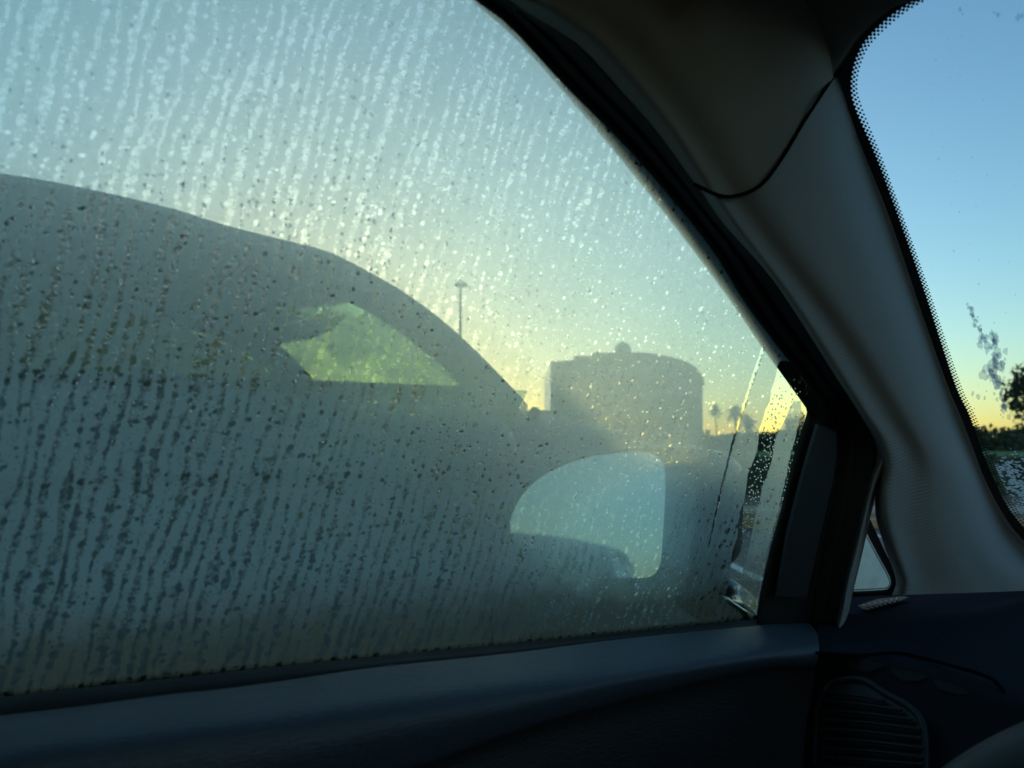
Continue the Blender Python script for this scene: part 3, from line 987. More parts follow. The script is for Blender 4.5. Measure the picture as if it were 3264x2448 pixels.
for i in range(900):
    px, py = rr.uniform(-10, 1250), rr.gauss(1000, 300)
    p = side(px, py, OFD)
    if p.z < .985 or py < 200:
        continue
    c = min(trails, key=lambda q: abs(q - p.y))
    if rr.random() < .6:
        p.y += (c - p.y) * .85
    items.append((p, rr.uniform(.0004, .00078), rr.uniform(1.0, 1.3)))
# in the clear strip and in the thin run
for i in range(340):
    py = rr.uniform(1200, 1930)
    l = np.interp(py, [q[1] for q in strip_L], [q[0] for q in strip_L])
    r2 = np.interp(py, [q[1] for q in strip_R], [q[0] for q in strip_R])
    px = rr.uniform(l + 3, r2 - 3)
    if py > 1690 and rr.random() < .6:
        continue
    items.append((side(px, py, OFD), rr.uniform(.00025, .00075), rr.uniform(1.1, 1.7)))
for i in range(230):
    t = rr.random() ** .9
    py = 1107 + 650 * t
    px = np.interp(py, [q[1] for q in slit], [q[0] for q in slit]) + rr.uniform(-3, 3)
    items.append((side(px, py, OFD), rr.uniform(.00025, .0005), rr.uniform(1.0, 2.0)))
for (x0, y0, x1, y1, n_) in [(1850, 1762, 1990, 1774, 34), (1880, 1780, 2030, 1800, 22), (1620, 1868, 1770, 1862, 36), (1540, 1756, 1600, 1757, 10), (1930, 1898, 1975, 1886, 12), (2235, 1706, 2290, 1722, 18), (1750, 1716, 1850, 1718, 10)]:
    for k in range(n_):
        t = rr.random()
        items.append((side(x0 + (x1 - x0) * t, y0 + (y1 - y0) * t + rr.uniform(-1.5, 1.5), OFD), rr.uniform(.0002, .0004), 1.0))
for k in range(160):   # along the front edge of the glass
    t = rr.random()
    py = 1320 + 640 * t
    px = np.interp(py, [q[1] for q in G], [q[0] for q in G]) - rr.uniform(-4, 9)
    items.append((side(px, py, OFD), rr.uniform(.0003, .0007), rr.uniform(1.0, 1.6)))
drops('water_drops', items, glass)

# ---- dark outer frame behind the glass edge, black seal and lip inside
def arc3(E, o_):
    return mvx(E1r, o_) + S(E, o_)
F0 = E0 + [(2580, 1325), (2572, 1400)]
FO = [(p[0] + 130, p[1] - 65) for p in E0] + [(2725, 1290), (2730, 1420)]
FM = [(p[0] + 60, p[1] - 32) for p in E0] + [(2655, 1300), (2650, 1410)]
fr_in = mvx([Vector(p) + Vector((0, 0, -.012)) for p in E1r], -.016) + S(F0, -.016)
fr_out = mvx([Vector(p) + Vector((0, 0, .045)) for p in E1r], -.03) + S(FO, -.010)
fr_mid = mvx(E1r, -.034) + S(FM, -.013)
loft('window_frame', [fr_in, fr_mid, fr_out], M['rubber_matt'], car, 90, 3)
lip = tube('glass_run_lip', mvx(E1r, .003) + S(E1 + E1n, .004), .0022, M['rubber'], car, 8, 110)
e3r = mvx([Vector(p) + Vector((.012, 0, .022)) for p in E1r], .0)
mid = [((a[0] + b[0]) / 2, (a[1] + b[1]) / 2) for a, b in zip([E1[0], (1535, 0), (1700, 148), (1880, 340), (2030, 495), (2190, 680), (2290, 815), (2400, 985), (2510, 1130), (2610, 1262), (2655, 1345), (2664, 1420), (2660, 1500)], E3)]
outer = e3r + S(E3 + E3n, .016)
inner = mvx(E1r, .002) + S(E1 + E1n, .002)
midc = mvx([Vector(p) + Vector((.01, 0, .011)) for p in E1r], .006) + S(mid + [(2712, 1560), (2690, 1680), (2660, 1800), (2635, 1910), (2615, 2000), (2600, 2100)], .022)
i1 = S([], 0)
def between(a, b, t, o_):
    A_, B_ = smooth(a, 60), smooth(b, 60)
    return [p.lerp(q, t) + Vector((o_, 0, 0)) for p, q in zip(A_, B_)]
seal = loft('door_seal', [inner, between(inner, outer, .25, .008), between(inner, outer, .42, .003), between(inner, outer, .7, .013), outer], M['rubber'], car, 110, 4)
# ---- front post of the door
G2 = S([(2586, 1335), (2566, 1410), (2540, 1500), (2508, 1625), (2474, 1745), (2447, 1864), (2432, 1945), (2424, 2010)], .006)
G1 = S(G, .001)
inn2 = S(E1[-1:] + E1n, .004)
post_ = loft('front_post', [G1, G2, between(G2, inn2, .5, .004), inn2], M['rubber_matt'], car, 50, 4)
panel = [(2604, 1352), (2632, 1362), (2662, 1380), (2661, 1451), (2650, 1530), (2622, 1650), (2590, 1790), (2566, 1900), (2475, 1900), (2509, 1701), (2547, 1549), (2580, 1430)]
pp = S(panel, .017)
po = poly_obj('post_trim', pp, M['sash'], car, None, None, .003)

# ---- pillar trim (from the seam down to the dashboard), headliner above the seam
seam_px = [(2215, 588), (2274, 616), (2311, 627), (2370, 623), (2414, 598), (2480, 524), (2532, 435), (2613, 310), (2650, 255), (2687, 207)]
c0 = S([(2215, 590), (2296, 708), (2444, 871), (2554, 1033), (2661, 1202), (2721, 1294), (2775, 1397), (2786, 1473), (2770, 1560), (2757, 1640), (2800, 1740), (2853, 1851), (2838, 1897)], .014)
c0 = S([(2215, 590), (2296, 708), (2444, 871), (2554, 1033), (2661, 1202), (2721, 1294), (2772, 1392), (2790, 1480), (2790, 1570), (2792, 1650), (2822, 1750), (2856, 1850), (2842, 1897)], .014)
c1 = S([(2268, 614), (2375, 760), (2500, 925), (2610, 1090), (2705, 1240), (2760, 1325), (2815, 1410), (2835, 1490), (2822, 1570), (2825, 1650), (2850, 1750), (2885, 1850), (2880, 1896)], .042)
c2 = S([(2340, 627), (2440, 770), (2565, 930), (2680, 1090), (2775, 1240), (2830, 1330), (2885, 1420), (2905, 1500), (2895, 1580), (2895, 1660), (2915, 1760), (2945, 1850), (2950, 1894)], .040)
c3 = S([(2440, 575), (2540, 740), (2660, 920), (2770, 1090), (2855, 1240), (2905, 1330), (2955, 1420), (2985, 1500), (3000, 1580), (3015, 1660), (3045, 1760), (3080, 1840), (3100, 1889)], .047)
c4 = S([(2560, 390), (2665, 600), (2770, 820), (2865, 1040), (2935, 1220), (2975, 1320), (3020, 1420), (3060, 1510), (3090, 1600), (3120, 1680), (3170, 1770), (3225, 1840), (3260, 1883)], .034)
c45 = W([(2650, 255), (2725, 480), (2820, 740), (2915, 1000), (2985, 1200), (3025, 1310), (3068, 1420), (3112, 1520), (3152, 1615), (3195, 1700), (3260, 1775), (3330, 1830), (3390, 1875)], .016)
c5 = W([(2676, 225), (2694, 347), (2768, 516), (2842, 708), (2916, 922), (2960, 1070), (3019, 1224), (3068, 1338), (3122, 1484), (3177, 1603), (3264, 1723), (3340, 1800), (3410, 1870)], .0)
c5 = W([(2672, 250), (2740, 452), (2838, 700), (2950, 1030), (3022, 1232), (3060, 1322), (3098, 1420), (3136, 1520), (3178, 1605), (3225, 1680), (3290, 1752), (3350, 1810), (3415, 1868)], .0)
loft('pillar_trim', [c0, c1, c2, c3, c4, c45, c5], M['pillar'], car, 90, 5)
fl_a = S([(2786, 1473), (2770, 1527), (2743, 1636), (2715, 1755), (2688, 1864), (2673, 1945), (2662, 1990), (2650, 2040), (2646, 2075)], .020)
fl_m = S([(2818, 1462), (2786, 1530), (2758, 1636), (2730, 1755), (2702, 1864), (2688, 1945), (2677, 1990), (2668, 2040), (2657, 2090)], .034)
fl_b = S([(2850, 1452), (2800, 1538), (2772, 1636), (2745, 1755), (2716, 1876), (2703, 1935), (2692, 1985), (2685, 2037), (2672, 2096)], .022)
fl_c = S([(2856, 1462), (2806, 1545), (2777, 1640), (2750, 1760), (2721, 1880), (2708, 1940), (2697, 1988), (2690, 2037), (2676, 2096)], .000)
loft('pillar_flange', [fl_a, fl_m, fl_b, fl_c], M['pillar'], car, 50, 4)
tube('trim_seam', mvx(S(seam_px[:6], .044), 0) [:1] + [side(2274, 616, .043), side(2330, 627, .047), side(2414, 598, .048), side(2480, 524, .046), side(2560, 392, .038), side(2613, 310, .030), wind(2650, 255, .020), wind(2680, 215, .006)], (.0012), M['seam'], car, 6, 60)

# headliner: rows running from the door seal across to the windshield's top edge and on over the cabin
h0 = mvx([Vector(p) + Vector((.012, 0, .024)) for p in E1r], .0) + S(E3[:5] + [(2213, 590)], .016)
h1 = mvx([Vector(p) + Vector((.05, 0, .03)) for p in E1r], .0) + S([(1610, -90), (1730, 10), (1900, 130), (2020, 265), (2130, 400), (2268, 614)], .042)
h2 = mvx([Vector(p) + Vector((.085, 0, .045)) for p in E1r], .0) + S([(1740, -90), (1850, 20), (1990, 140), (2095, 270), (2200, 410), (2340, 627)], .040)
h3 = mvx([Vector(p) + Vector((.16, 0, .06)) for p in E1r], .0) + S([(1900, -90), (2010, 10), (2130, 130), (2230, 260), (2330, 400), (2430, 585)], .045)
h4 = mvx([Vector(p) + Vector((.26, 0, .07)) for p in E1r], .0) + S([(2120, -110), (2230, -20), (2330, 80), (2410, 180), (2490, 280), (2565, 388)], .036)
h5 = [Vector((.0, y, 1.475)) for y in (-.62, -.5, -.35, -.2, -.05, .07)] + W([(2420, -190), (2500, -90), (2560, -10), (2610, 70), (2640, 150), (2657, 245)], .016)
h6 = [Vector((.1, y, 1.476)) for y in (-.62, -.5, -.35, -.2, -.05, .07)] + W([(2700, -170), (2700, -60), (2700, 0), (2695, 70), (2688, 140), (2678, 226)], .002)
headl = loft('headliner', [h0, h1, h2, h3, h4, h5], M['headliner'], car, 80, 5)
# forward edge of the headliner along the top of the windshield
t_edge = [(2657, 245), (2700, 175), (2745, 112), (2815, 48), (2890, -4), (3000, -60), (3150, -110), (3400, -160), (3800, -190)]
t0 = W(t_edge, .0)
t1 = W([(2650, 240), (2660, 165), (2690, 95), (2750, 25), (2830, -40), (2950, -100), (3120, -160), (3380, -215), (3780, -250)], .014)
t2 = W([(2640, 235), (2620, 140), (2620, 60), (2640, -20), (2720, -120), (2850, -200), (3050, -280), (3350, -340), (3750, -380)], .018)
t3 = [Vector(p) for p in h5[6:][::-1]] + [Vector((-.05, .33, 1.475)), Vector((.15, .30, 1.478)), Vector((.5, .25, 1.48))]
loft('header_trim', [t0, t1, t3], M['headliner'], car, 60, 5)

# ---- windshield with black band, dots and frost
W0 = [(3415, 1868), (3350, 1810), (3290, 1752), (3225, 1680), (3178, 1605), (3122, 1484), (3068, 1338), (3019, 1224), (2916, 922), (2842, 708), (2768, 516), (2694, 347), (2676, 280), (2694, 177), (2740, 110), (2812, 45), (2886, -3), (3000, -58), (3150, -108), (3400, -158)]
Wsl = [(3440, 1855), (3376, 1790), (3316, 1735), (3250, 1668), (3196, 1590), (3142, 1470), (3090, 1326), (3042, 1220), (2942, 915), (2866, 698), (2794, 504), (2728, 352), (2712, 282), (2722, 205), (2756, 132), (2824, 62), (2898, 10), (3010, -46), (3158, -98), (3405, -148)]
W1 = [(3455, 1843), (3392, 1776), (3330, 1722), (3264, 1655), (3210, 1575), (3160, 1462), (3104, 1318), (3058, 1216), (2958, 910), (2880, 692), (2808, 498), (2748, 346), (2732, 284), (2742, 216), (2772, 148), (2838, 80), (2910, 24), (3022, -32), (3166, -84), (3408, -134)]
def out_(lst, c=(3150, 900), d=45):
    r_ = []
    for (x, y) in lst:
        v = Vector((x - c[0], y - c[1])).normalized() * d
        r_.append((x + v.x, y + v.y))
    return r_
wsp = W(out_(W0, d=30), -.004)
wsp += [Vector((1.35, wsp[-1].y + .02, wsp[-1].z - .0)), Vector((1.35, wsp[0].y + .02, wsp[0].z))]
wsh = poly_obj('windshield', wsp, M['wglass'], car)
loft('frit_band', [W(out_(W0, d=22), -.002), W(W0, -.002), W(Wsl, -.002)], M['frit'], wsh, 120, 2)
A_, B_ = smooth(W(Wsl, -.002), 400), smooth(W(W1, -.002), 400)
def curve_len(P):
    return sum((b - a).length for a, b in zip(P, P[1:]))
V, Fc = [], []
wn3 = Vector((0, WK, 1)).normalized()
pitch = .0036
Nn = int(curve_len(A_) / pitch)
A2, B2 = resample(A_, Nn), resample(B_, Nn)
for i in range(1, Nn - 1):
    tg = (A2[i + 1] - A2[i - 1]).normalized()
    ac = tg.cross(wn3).normalized()
    inn = (B2[i] - A2[i])
    if ac.dot(inn) < 0:
        ac = -ac
    w_ = inn.length
    for k in range(3):
        rad = (.0013, .0011, .00085)[k]
        c = A2[i] + ac * (w_ * (k + .1) / 2.6) + tg * (pitch * .5 if k % 2 else 0)
        b0 = len(V)
        for q in range(8):
            a = q * math.pi / 4
            V.append(c + tg * math.cos(a) * rad + ac * math.sin(a) * rad)
        Fc.append(tuple(range(b0, b0 + 8)))
o = mesh_obj('frit_dots', V, Fc, M['frit'], wsh, False, kind='stuff')
fro = poly_obj('frost', W(out_(W1, d=-2), -.006) + [Vector((1.3, wind(3408, -134).y, wind(3408, -134, -.006).z)), Vector((1.3, wind(3455, 1843).y, wind(3455, 1843, -.006).z))], M['frost'], wsh, lambda co: (co.x * 1.1, co.z), 'stuff')

rb = random.Random(5)
V, Fc = [], []
path = [(3086, 975), (3108, 1020), (3135, 1085), (3190, 1125), (3165, 1165), (3175, 1215), (3195, 1280), (3208, 1335)]
spots = []
for a, b in zip(path, path[1:]):
    for k in range(18):
        t_ = rb.random()
        wd_ = 7 + 15 * math.exp(-((a[1] - 1120) / 70.0) ** 2)
        spots.append((a[0] + (b[0] - a[0]) * t_ + rb.gauss(0, wd_ * .8), a[1] + (b[1] - a[1]) * t_ + rb.gauss(0, wd_ * .8), rb.uniform(4, wd_)))
for (cx_, cy_, q) in [(3060, 30, 8), (3068, 44, 5), (3180, 48, 9), (3168, 40, 6), (3245, 58, 12), (3258, 50, 8), (3100, 1256, 8), (3118, 1264, 9), (3138, 1268, 6), (3200, 1300, 10), (3215, 1330, 9), (3040, 800, 4), (3120, 905, 4)]:
    spots.append((cx_, cy_, q))
for k in range(46):
    spots.append((rb.uniform(2950, 3300), rb.uniform(100, 1380), rb.uniform(1.5, 3.2)))
for n_i, (x_, y_, q) in enumerate(spots):
    k0 = len(V)
    m_n = 11
    for k in range(m_n):
        a = 2 * math.pi * k / m_n
        r_ = q * rb.uniform(.55, 1.15)
        V.append(wind(x_ + math.cos(a) * r_ * .85, y_ + math.sin(a) * r_ * 1.15, -.004 - n_i * .00003))
    Fc.append(tuple(range(k0, k0 + m_n)))
mesh_obj('water_smear', V, Fc, M['smear'], wsh, False, kind='stuff')

# ---- quarter window
qg = [(2758, 1655), (2790, 1705), (2856, 1846), (2842, 1897), (2700, 1905), (2712, 1850)]
qp = poly_obj('quarter_window', S([(2745, 1610), (2862, 1846), (2850, 1896), (2685, 1902)], .0), M['glass'], car)
poly_obj('condensation', S([(2750, 1640), (2849, 1845), (2840, 1890), (2690, 1896)], -.001), M['even_fog'], qp, uvw, 'stuff')
qb0 = S([(2752, 1615), (2776, 1660), (2815, 1745), (2862, 1846), (2852, 1893), (2800, 1899), (2700, 1904)], .001)
qb1 = S([(2746, 1655), (2761, 1685), (2800, 1760), (2843, 1844), (2833, 1880), (2800, 1887), (2700, 1892)], .001)
loft('frit_band', [qb0, qb1], M['frit'], qp, 60, 1)
A_ = resample(smooth(qb1, 200), 95)
V, Fc = [], []
for i in range(1, 94):
    tg = (A_[i + 1] - A_[i - 1]).normalized()
    ac = tg.cross(Vector((-1, 0, TUM))).normalized()
    cq = side(2770, 1820, .001)
    if ac.dot(cq - A_[i]) < 0:
        ac = -ac
    for k in range(2):
        c = A_[i] + ac * (.0008 + .0022 * k)
        b0 = len(V)
        rad = (.0012, .0008)[k]
        for q in range(6):
            a = q * math.pi / 3
            V.append(c + tg * math.cos(a) * rad * .8 + ac * math.sin(a) * rad)
        Fc.append(tuple(range(b0, b0 + 6)))
mesh_obj('frit_dots', V, Fc, M['frit'], qp, False, kind='stuff')

# ---- door: sill strip, black channel, grained pad, lower panel
yr = (-.62, -.45, -.3, -.15)
def row(pts, o_, z, xo):
    """rear part in plain coordinates, then the seen part"""
    return [Vector((-.5 + TUM * (z - .95) + xo, y, z)) for y in yr] + S(pts, o_)
top_s = [(0, 2206), (412, 2157), (814, 2117), (1200, 2081), (1632, 2040), (2000, 2003), (2415, 1960)]
bt = [(0, 2222), (542, 2163), (850, 2128), (1200, 2093), (1632, 2050), (2000, 2014), (2412, 1974)]
bb = [(0, 2282), (271, 2250), (542, 2214), (701, 2198), (922, 2168), (1200, 2128), (1632, 2082), (2000, 2035), (2420, 1993), (2580, 1985)]
zs0, zs1, zs2 = side(0, 2206).z, side(0, 2222, .002).z, side(0, 2282, .022).z
loft('outer_belt_strip', [row(top_s, -.004, zs0, -.004), row([(p[0], p[1] + 9) for p in top_s], -.008, zs0 - .002, -.008), row([(p[0], p[1] + 60) for p in top_s], -.008, zs0 - .02, -.008)], M['blackpl'], car, 60, 2)
loft('inner_belt_seal', [row(bt, .003, zs1, .003), row([(p[0], p[1] + 14) for p in bt], .010, zs1 - .006, .010), row(bb[:-1], .020, zs2 + .001, .020), row([(p[0], p[1] + 40) for p in bb[:-1]], .012, zs2 - .02, .012)], M['rubber_matt'], car, 60, 3)
tube('seal_bead', row([(500, 2230), (701, 2206), (922, 2180), (1100, 2152), (1254, 2126)], .024, zs2 - .006, .022)[4:], .0015, M['rubber'], car, 6, 20)
def sh(l, dy, dx=0):
    return [(p[0] + dx, p[1] + dy) for p in l]
d0 = row(bb, .018, zs2, .018)
d0b = row(sh(bb, 3), .026, zs2 + .001, .026)
d1 = row([(0, 2330), (271, 2298), (542, 2262), (701, 2245), (922, 2218), (1200, 2178), (1632, 2124), (2000, 2070), (2420, 2018), (2600, 2010)], .048, zs2 - .006, .048)
d2 = row([(0, 2440), (271, 2400), (542, 2358), (701, 2334), (922, 2300), (1200, 2250), (1632, 2185), (2000, 2125), (2420, 2060), (2610, 2045)], .072, zs2 - .03, .072)
d3 = row([(0, 2640), (271, 2580), (542, 2520), (701, 2480), (922, 2420), (1200, 2350), (1632, 2255), (2000, 2170), (2420, 2098), (2610, 2085)], .082, zs2 - .07, .082)
d4 = row([(0, 2860), (271, 2760), (542, 2670), (701, 2620), (922, 2550), (1291, 2448), (1632, 2327), (2000, 2222), (2420, 2128), (2600, 2122)], .078, zs2 - .12, .078)
d5 = row([(0, 2880), (271, 2778), (542, 2686), (701, 2635), (922, 2565), (1291, 2460), (1632, 2338), (2000, 2232), (2420, 2136), (2596, 2130)], .066, zs2 - .125, .066)
loft('door_pad', [d0, d0b, d1, d2, d3, d4, d5], M['pad'], car, 90, 6)
p1 = row([(0, 2900), (271, 2796), (542, 2700), (701, 2650), (922, 2580), (1291, 2475), (1632, 2350), (2000, 2245), (2420, 2150), (2590, 2142)], .050, zs2 - .13, .050)
p2 = row([(0, 3100), (271, 3000), (542, 2900), (701, 2850), (922, 2780), (1291, 2690), (1632, 2580), (2000, 2480), (2380, 2400), (2530, 2360)], .060, zs2 - .2, .060)
p3 = row([(0, 3600), (271, 3550), (542, 3500), (701, 3450), (922, 3400), (1291, 3300), (1632, 3200), (2000, 3100), (2360, 3000), (2500, 2900)], .080, zs2 - .35, .080)
loft('door_panel', [d5, p1, p2, p3], M['panel'], car, 80, 5)

# ---- dashboard
DZ = .968
def dz(px, py, o_=0.0):
    return onz(px, py, DZ + o_)
# top, running from the windshield base back to the seam
g0 = [dz(2640, 1893), dz(2713, 1893), dz(2842, 1890), dz(2960, 1890), dz(3108, 1886), dz(3264, 1876), dz(3420, 1866), dz(3700, 1850)]
seam_d = [(2600, 2080), (2680, 2086), (2752, 2089), (2842, 2081), (2896, 2087), (3041, 2124), (3149, 2158), (3190, 2192), (3206, 2228)]
g1 = [dz(2620, 1960, .002), dz(2698, 1960, .002), dz(2835, 1958, .004), dz(2950, 1955, .006), dz(3100, 1950, .008), dz(3264, 1940, .01), dz(3420, 1930, .01), dz(3700, 1915, .01)]
g2 = [dz(2600, 2030, .0), dz(2690, 2030, .0), dz(2830, 2028, .002), dz(2930, 2024, .004), dz(3080, 2030, .006), dz(3250, 2035, .006), dz(3420, 2040, .006), dz(3700, 2040, .006)]
g3 = [dz(2600, 2082, -.002), dz(2680, 2086, -.002), dz(2830, 2082, -.002), dz(2910, 2088, -.002), dz(3060, 2126, -.004), dz(3250, 2145, -.006), dz(3420, 2160, -.006), dz(3700, 2180, -.006)]
def fy_(px, py, o_=0.0):            # leaning face of the dashboard towards the driver
    d = ray(px, py)
    # plane through the seam, y = .47 + .55 * (z - .97)
    t = (.475 - o_ + .75 * (CAM.z - .966)) / (d.y - .75 * d.z)
    return CAM + d * t
g4 = [fy_(2600, 2110), fy_(2680, 2110), fy_(2830, 2108), fy_(2900, 2114), fy_(3050, 2152), fy_(3230, 2215), fy_(3420, 2250), fy_(3700, 2280)]
g5 = [fy_(2590, 2190), fy_(2670, 2180), fy_(2820, 2200), fy_(2900, 2230), fy_(3030, 2270), fy_(3210, 2330), fy_(3420, 2360), fy_(3700, 2400)]
g6 = [fy_(2560, 2400), fy_(2660, 2400), fy_(2820, 2420), fy_(2900, 2440), fy_(3030, 2480), fy_(3210, 2560), fy_(3420, 2600), fy_(3700, 2650)]
g7 = [fy_(2540, 2900), fy_(2660, 2900), fy_(2820, 2900), fy_(2900, 2900), fy_(3030, 2900), fy_(3210, 2900), fy_(3420, 2900), fy_(3700, 2900)]
dash = loft('dashboard', [g0, g1, g2, g3], M['dash'], car, 80, 5)
loft('dashboard_face', [g3, g4, g5, g6, g7], M['dash'], dash, 80, 5)
tube('seam', [dz(2600, 2081, .001)] + [dz(p[0], p[1], .0002) for p in seam_d[1:5]] + [fy_(p[0], p[1], .0002) for p in seam_d[5:]], .0011, M['seam'], dash, 6, 60)
tube('seam', [dz(2864, 2081, .003), dz(2932, 2057, .0045), dz(3005, 2010, .0085), dz(3091, 1966, .0095)], .0003, M['dash'], dash, 6, 30)
# side defroster slot
vs = [(2734, 1930), (2800, 1908), (2880, 1900), (2896, 1904), (2862, 1918), (2768, 1943), (2752, 1941)]
vent = poly_obj('defroster_vent', [dz(p[0], p[1], .0065) for p in vs], M['rubber_matt'], dash)
for k in range(7):
    t = .10 + .12 * k
    a = Vector((2736, 1931)).lerp(Vector((2885, 1900)), t)
    b = Vector((2765, 1943)).lerp(Vector((2880, 1912)), t)
    tube('vane', [dz(a.x, a.y, .0078), dz((a.x + b.x) / 2, (a.y + b.y) / 2, .0086), dz(b.x, b.y, .0078)], .0006, M['rubber'], vent, 6, 6)
# round side air vent: dark recess and its louvres
vo_ = [(2700, 2168), (2760, 2172), (2824, 2212), (2896, 2252), (2940, 2305), (2950, 2400), (2945, 2520), (2600, 2520), (2590, 2400), (2610, 2250), (2640, 2180)]
vf = poly_obj('air_vent', [fy_(p[0], p[1], .012) for p in vo_], M['dash_dark'], dash)
tube('vent_rim', [fy_(p[0], p[1], .013) for p in [(2600, 2440), (2606, 2260), (2640, 2182), (2700, 2166), (2760, 2172), (2824, 2212), (2896, 2252), (2940, 2305), (2950, 2400), (2946, 2520)]], .0022, M['panel'], vf, 8, 60)
for k in range(9):
    y = 2212 + k * 30
    x1 = np.interp(y, [2172, 2212, 2252, 2305, 2400], [2760, 2824, 2896, 2940, 2948]) - 6
    x1b = min(2946, x1 + 30)
    tube('louvre', [fy_(2612, y - 8, .016), fy_((2612 + x1) / 2, y + 2, .018), fy_(x1, y + 22 if y < 2400 else y + 14, .016)], .0021, M['panel'], vf, 6, 14, .5)
for (q) in ([(2690, 2108), (2756, 2102), (2830, 2118), (2772, 2142), (2735, 2140), (2690, 2118)], [(2836, 2130), (2892, 2136), (2960, 2156), (2930, 2170), (2880, 2172), (2846, 2150)], [(2975, 2165), (3040, 2180), (3092, 2212), (3050, 2214), (2990, 2196)]):
    poly_obj('vent_notch', [fy_(p[0], p[1], .0035) for p in q], M['rubber_matt'], vf)

# ---- steering wheel
wc = Vector((-.116, .322, .832))
wu = Vector((0, .40, .92)).normalized()
wx = Vector((1, 0, 0))
RW, rw = .185, .0165
V, Fc = [], []
na, nb = 96, 14
for i in range(na):
    a = 2 * math.pi * i / na
    rd = wx * math.cos(a) + wu * math.sin(a)
    nn = wx.cross(wu)
    for j in range(nb):
        b = 2 * math.pi * j / nb
        V.append(wc + rd * (RW + rw * math.cos(b)) + nn * rw * 1.1 * math.sin(b))
for i in range(na):
    for j in range(nb):
        Fc.append((i * nb + j, ((i + 1) % na) * nb + j, ((i + 1) % na) * nb + (j + 1) % nb, i * nb + (j + 1) % nb))
sw = mesh_obj('steering_wheel', V, Fc, M['wheel'], car)
for a in (R(8), R(172), R(270)):
    rd = wx * math.cos(a) + wu * math.sin(a)
    tube('spoke', [wc + rd * .05 + wx.cross(wu) * -.02, wc + rd * .11 + wx.cross(wu) * -.01, wc + rd * .175], [.022, .018, .013], M['dash_dark'], sw, 10, 10, .5)
box('hub', wc + wx.cross(wu) * -.015, (.13, .06, .11), M['dash_dark'], sw, 0, .02)

# ---- door mirror outside
MP = CAM + ray(1880, 1660) * .78
mn = Vector((.40, -.90, .12)).normalized()
def mpl(px, py, o_=0.0):
    d = ray(px, py)
    t = ((MP - CAM).dot(mn) + o_) / d.dot(mn)
    return CAM + d * t
mo = [(1625, 1666), (1640, 1620), (1665, 1578), (1705, 1535), (1760, 1500), (1830, 1470), (1900, 1452), (1980, 1443), (2050, 1441), (2085, 1448), (2108, 1465), (2119, 1495), (2121, 1560), (2116, 1660), (2110, 1750), (2104, 1800), (2085, 1832), (2055, 1842), (1990, 1842), (1900, 1836), (1800, 1818), (1710, 1785), (1655, 1740), (1630, 1705)]
mo3 = smooth([mpl(*p) for p in mo] + [mpl(*mo[0])], 90)[:-1]
cen = sum(mo3, Vector()) / len(mo3)
fwdv = Vector((-.10, .99, .0)).normalized()
mg = poly_obj('mirror_glass', mo3, M['mirror'])
rings = []
for (sc, dd) in [(1.0, .001), (1.035, -.002), (1.075, .004), (1.10, .022), (1.10, .05), (1.04, .085), (.90, .112), (.66, .130), (.35, .140), (.05, .143)]:
    rings.append([cen + (p - cen) * sc + Vector((0, 0, .010 if dd > .003 else 0)) * 0 + fwdv * dd for p in mo3])
V = [p for r_ in rings for p in r_]
n_ = len(mo3)
Fc = [(i * n_ + k, i * n_ + (k + 1) % n_, (i + 1) * n_ + (k + 1) % n_, (i + 1) * n_ + k) for i in range(len(rings) - 1) for k in range(n_)]
mh = mesh_obj('door_mirror', V, Fc, M['bodypaint'], car)
mg.parent = mh
foot = [cen + fwdv * .08 + Vector((.05, 0, -.06)), cen + fwdv * .10 + Vector((.09, 0, -.085)), side(2340, 2010, -.02)]
tube('mirror_foot', foot, [.025, .022, .02], M['bodypaint'], mh, 12, 14)
# lit metal edge by the mirror's foot, its highlight made as a bright strip
tube('lit_foot_edge', [side(2308, 1905, -.010), side(2355, 1938, -.010), side(2402, 1968, -.010)], .0016, M['lit_edge'], mh, 8, 12)

# ---- body outside and the rest of the cabin shell
ys = (-2.2, -.6, .3, 1.0, 1.7)
def brow(x, z, bow=0.0):
    return [Vector((x + (bow if y > 1.5 else 0), y, z)) for y in ys]
loft('door_skin', [brow(-.508, .955), brow(-.56, .93), brow(-.60, .80), brow(-.61, .6), brow(-.59, .30, .03)], M['bodypaint'], car, 30, 3)
bonnet = []
for x, dzz in ((-.56, -.02), (-.40, .02), (-.0, .035), (.37, .04), (.8, .035), (1.15, .02), (1.30, -.02)):
    bonnet.append([Vector((x, .80, .955 + dzz)), Vector((x, 1.2, .93 + dzz)), Vector((x, 1.6, .86 + dzz)), Vector((x, 1.85, .74 + dzz))])
loft('bonnet', bonnet, M['bodypaint'], car, 20, 3)
hbd = [[Vector((x, y, z)) for (y, z) in ((-.66, 1.486), (-.2, 1.488), (.20, 1.486), (.33, 1.470), (.403, 1.404))] for x in (-.385, .1, .6, 1.2)]
loft('headliner_board', hbd, M['headliner'], car, 20, 2)
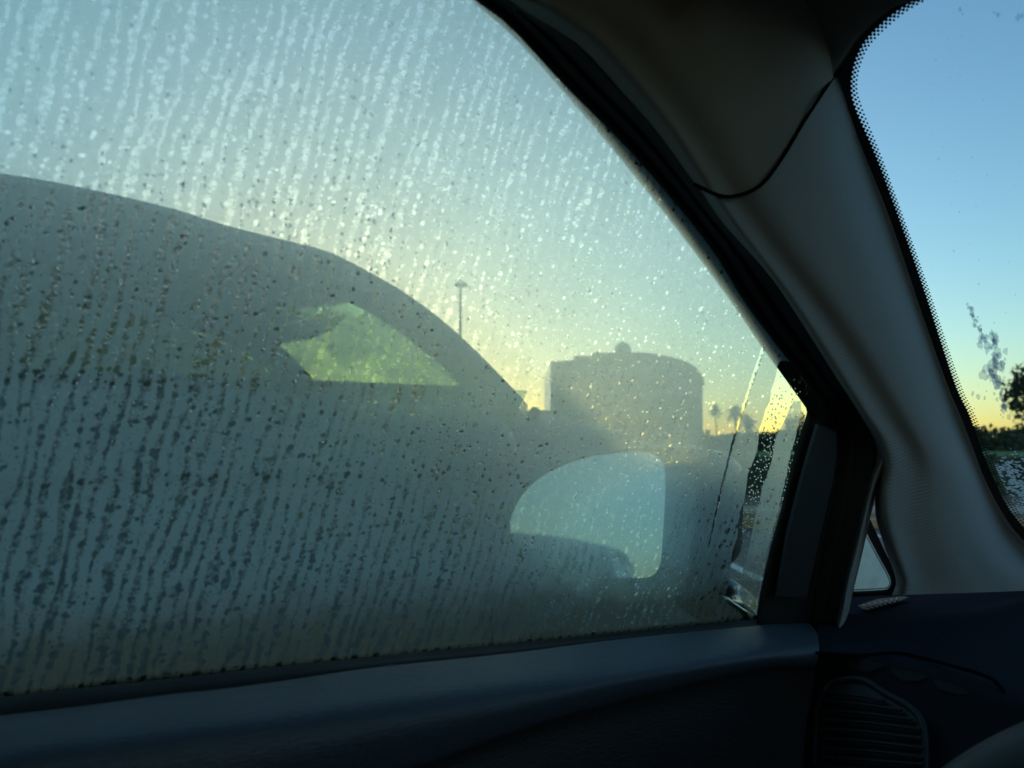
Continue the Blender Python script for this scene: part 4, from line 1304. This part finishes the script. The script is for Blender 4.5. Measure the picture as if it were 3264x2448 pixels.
sk0 = mvx([Vector(p) + Vector((0, 0, .03)) for p in E1r], -.012) + S([(p[0] + 110, p[1] - 55) for p in E0[:2]], -.014)
sk1 = mvx([Vector(p) + Vector((.02, 0, .07)) for p in E1r], -.012) + S([(p[0] + 260, p[1] - 150) for p in E0[:2]], -.022)
sk2 = [Vector((-.30, p.y + .03 * max(0, p.y), min(1.512, p.z + .05))) for p in sk1]
loft('roof_side', [sk0, sk1, sk2], M['bodypaint'], car, 70, 3)
V, Fc = box_geo((.42, -.965, 1.525), (1.60, 2.6, .03))
mesh_obj('roof_panel', V, Fc, M['bodypaint'], car, False)
hb = [[Vector((x, y, 1.478 + .012 * (1 - ((x - .37) / .9) ** 2))) for y in (-2.2, -1.2, -.6)] for x in (-.36, 0, .4, .8, 1.1)]
loft('rear_headliner', hb, M['headliner'], car, 12, 3)
hb2 = [[Vector((x, y, 1.480)) for y in (-.65, -.2, .1, .27)] for x in (-.02, .3, .7, 1.1)]
loft('centre_headliner', hb2, M['headliner'], car, 12, 3)
mesh_obj('floor_pan', *box_geo((.37, -.4, .25), (1.8, 4.2, .04)), M['panel'], car, False)
mesh_obj('right_door', *box_geo((1.27, -.6, .62), (.06, 3.4, .72)), M['panel'], car, False)
mesh_obj('roof_rail', *box_geo((1.16, -.8, 1.46), (.10, 2.6, .08)), M['headliner'], car, False)
for y in (-.55, -1.6):
    tube('door_pillar', [Vector((1.26, y, .95)), Vector((1.2, y - .02, 1.2)), Vector((1.14, y - .04, 1.46))], .05, M['headliner'], car, 8, 8)
mesh_obj('tailgate', *box_geo((.37, -2.25, .72), (1.7, .06, .95)), M['panel'], car, False)
tube('door_pillar', [Vector((-.48, -.70, .95)), Vector((-.43, -.72, 1.2)), Vector((-.36, -.74, 1.46))], .06, M['headliner'], car, 8, 8)
mesh_obj('rear_door', *box_geo((-.50, -1.5, .62), (.06, 1.5, .70)), M['panel'], car, False)
# back rests of the front seats, behind the viewer
box('seat', (0.0, -.38, .78), (.50, .16, .66), M['cardark'], car, 0, .05)
box('seat', (.74, -.38, .78), (.50, .16, .66), M['cardark'], car, 0, .05)
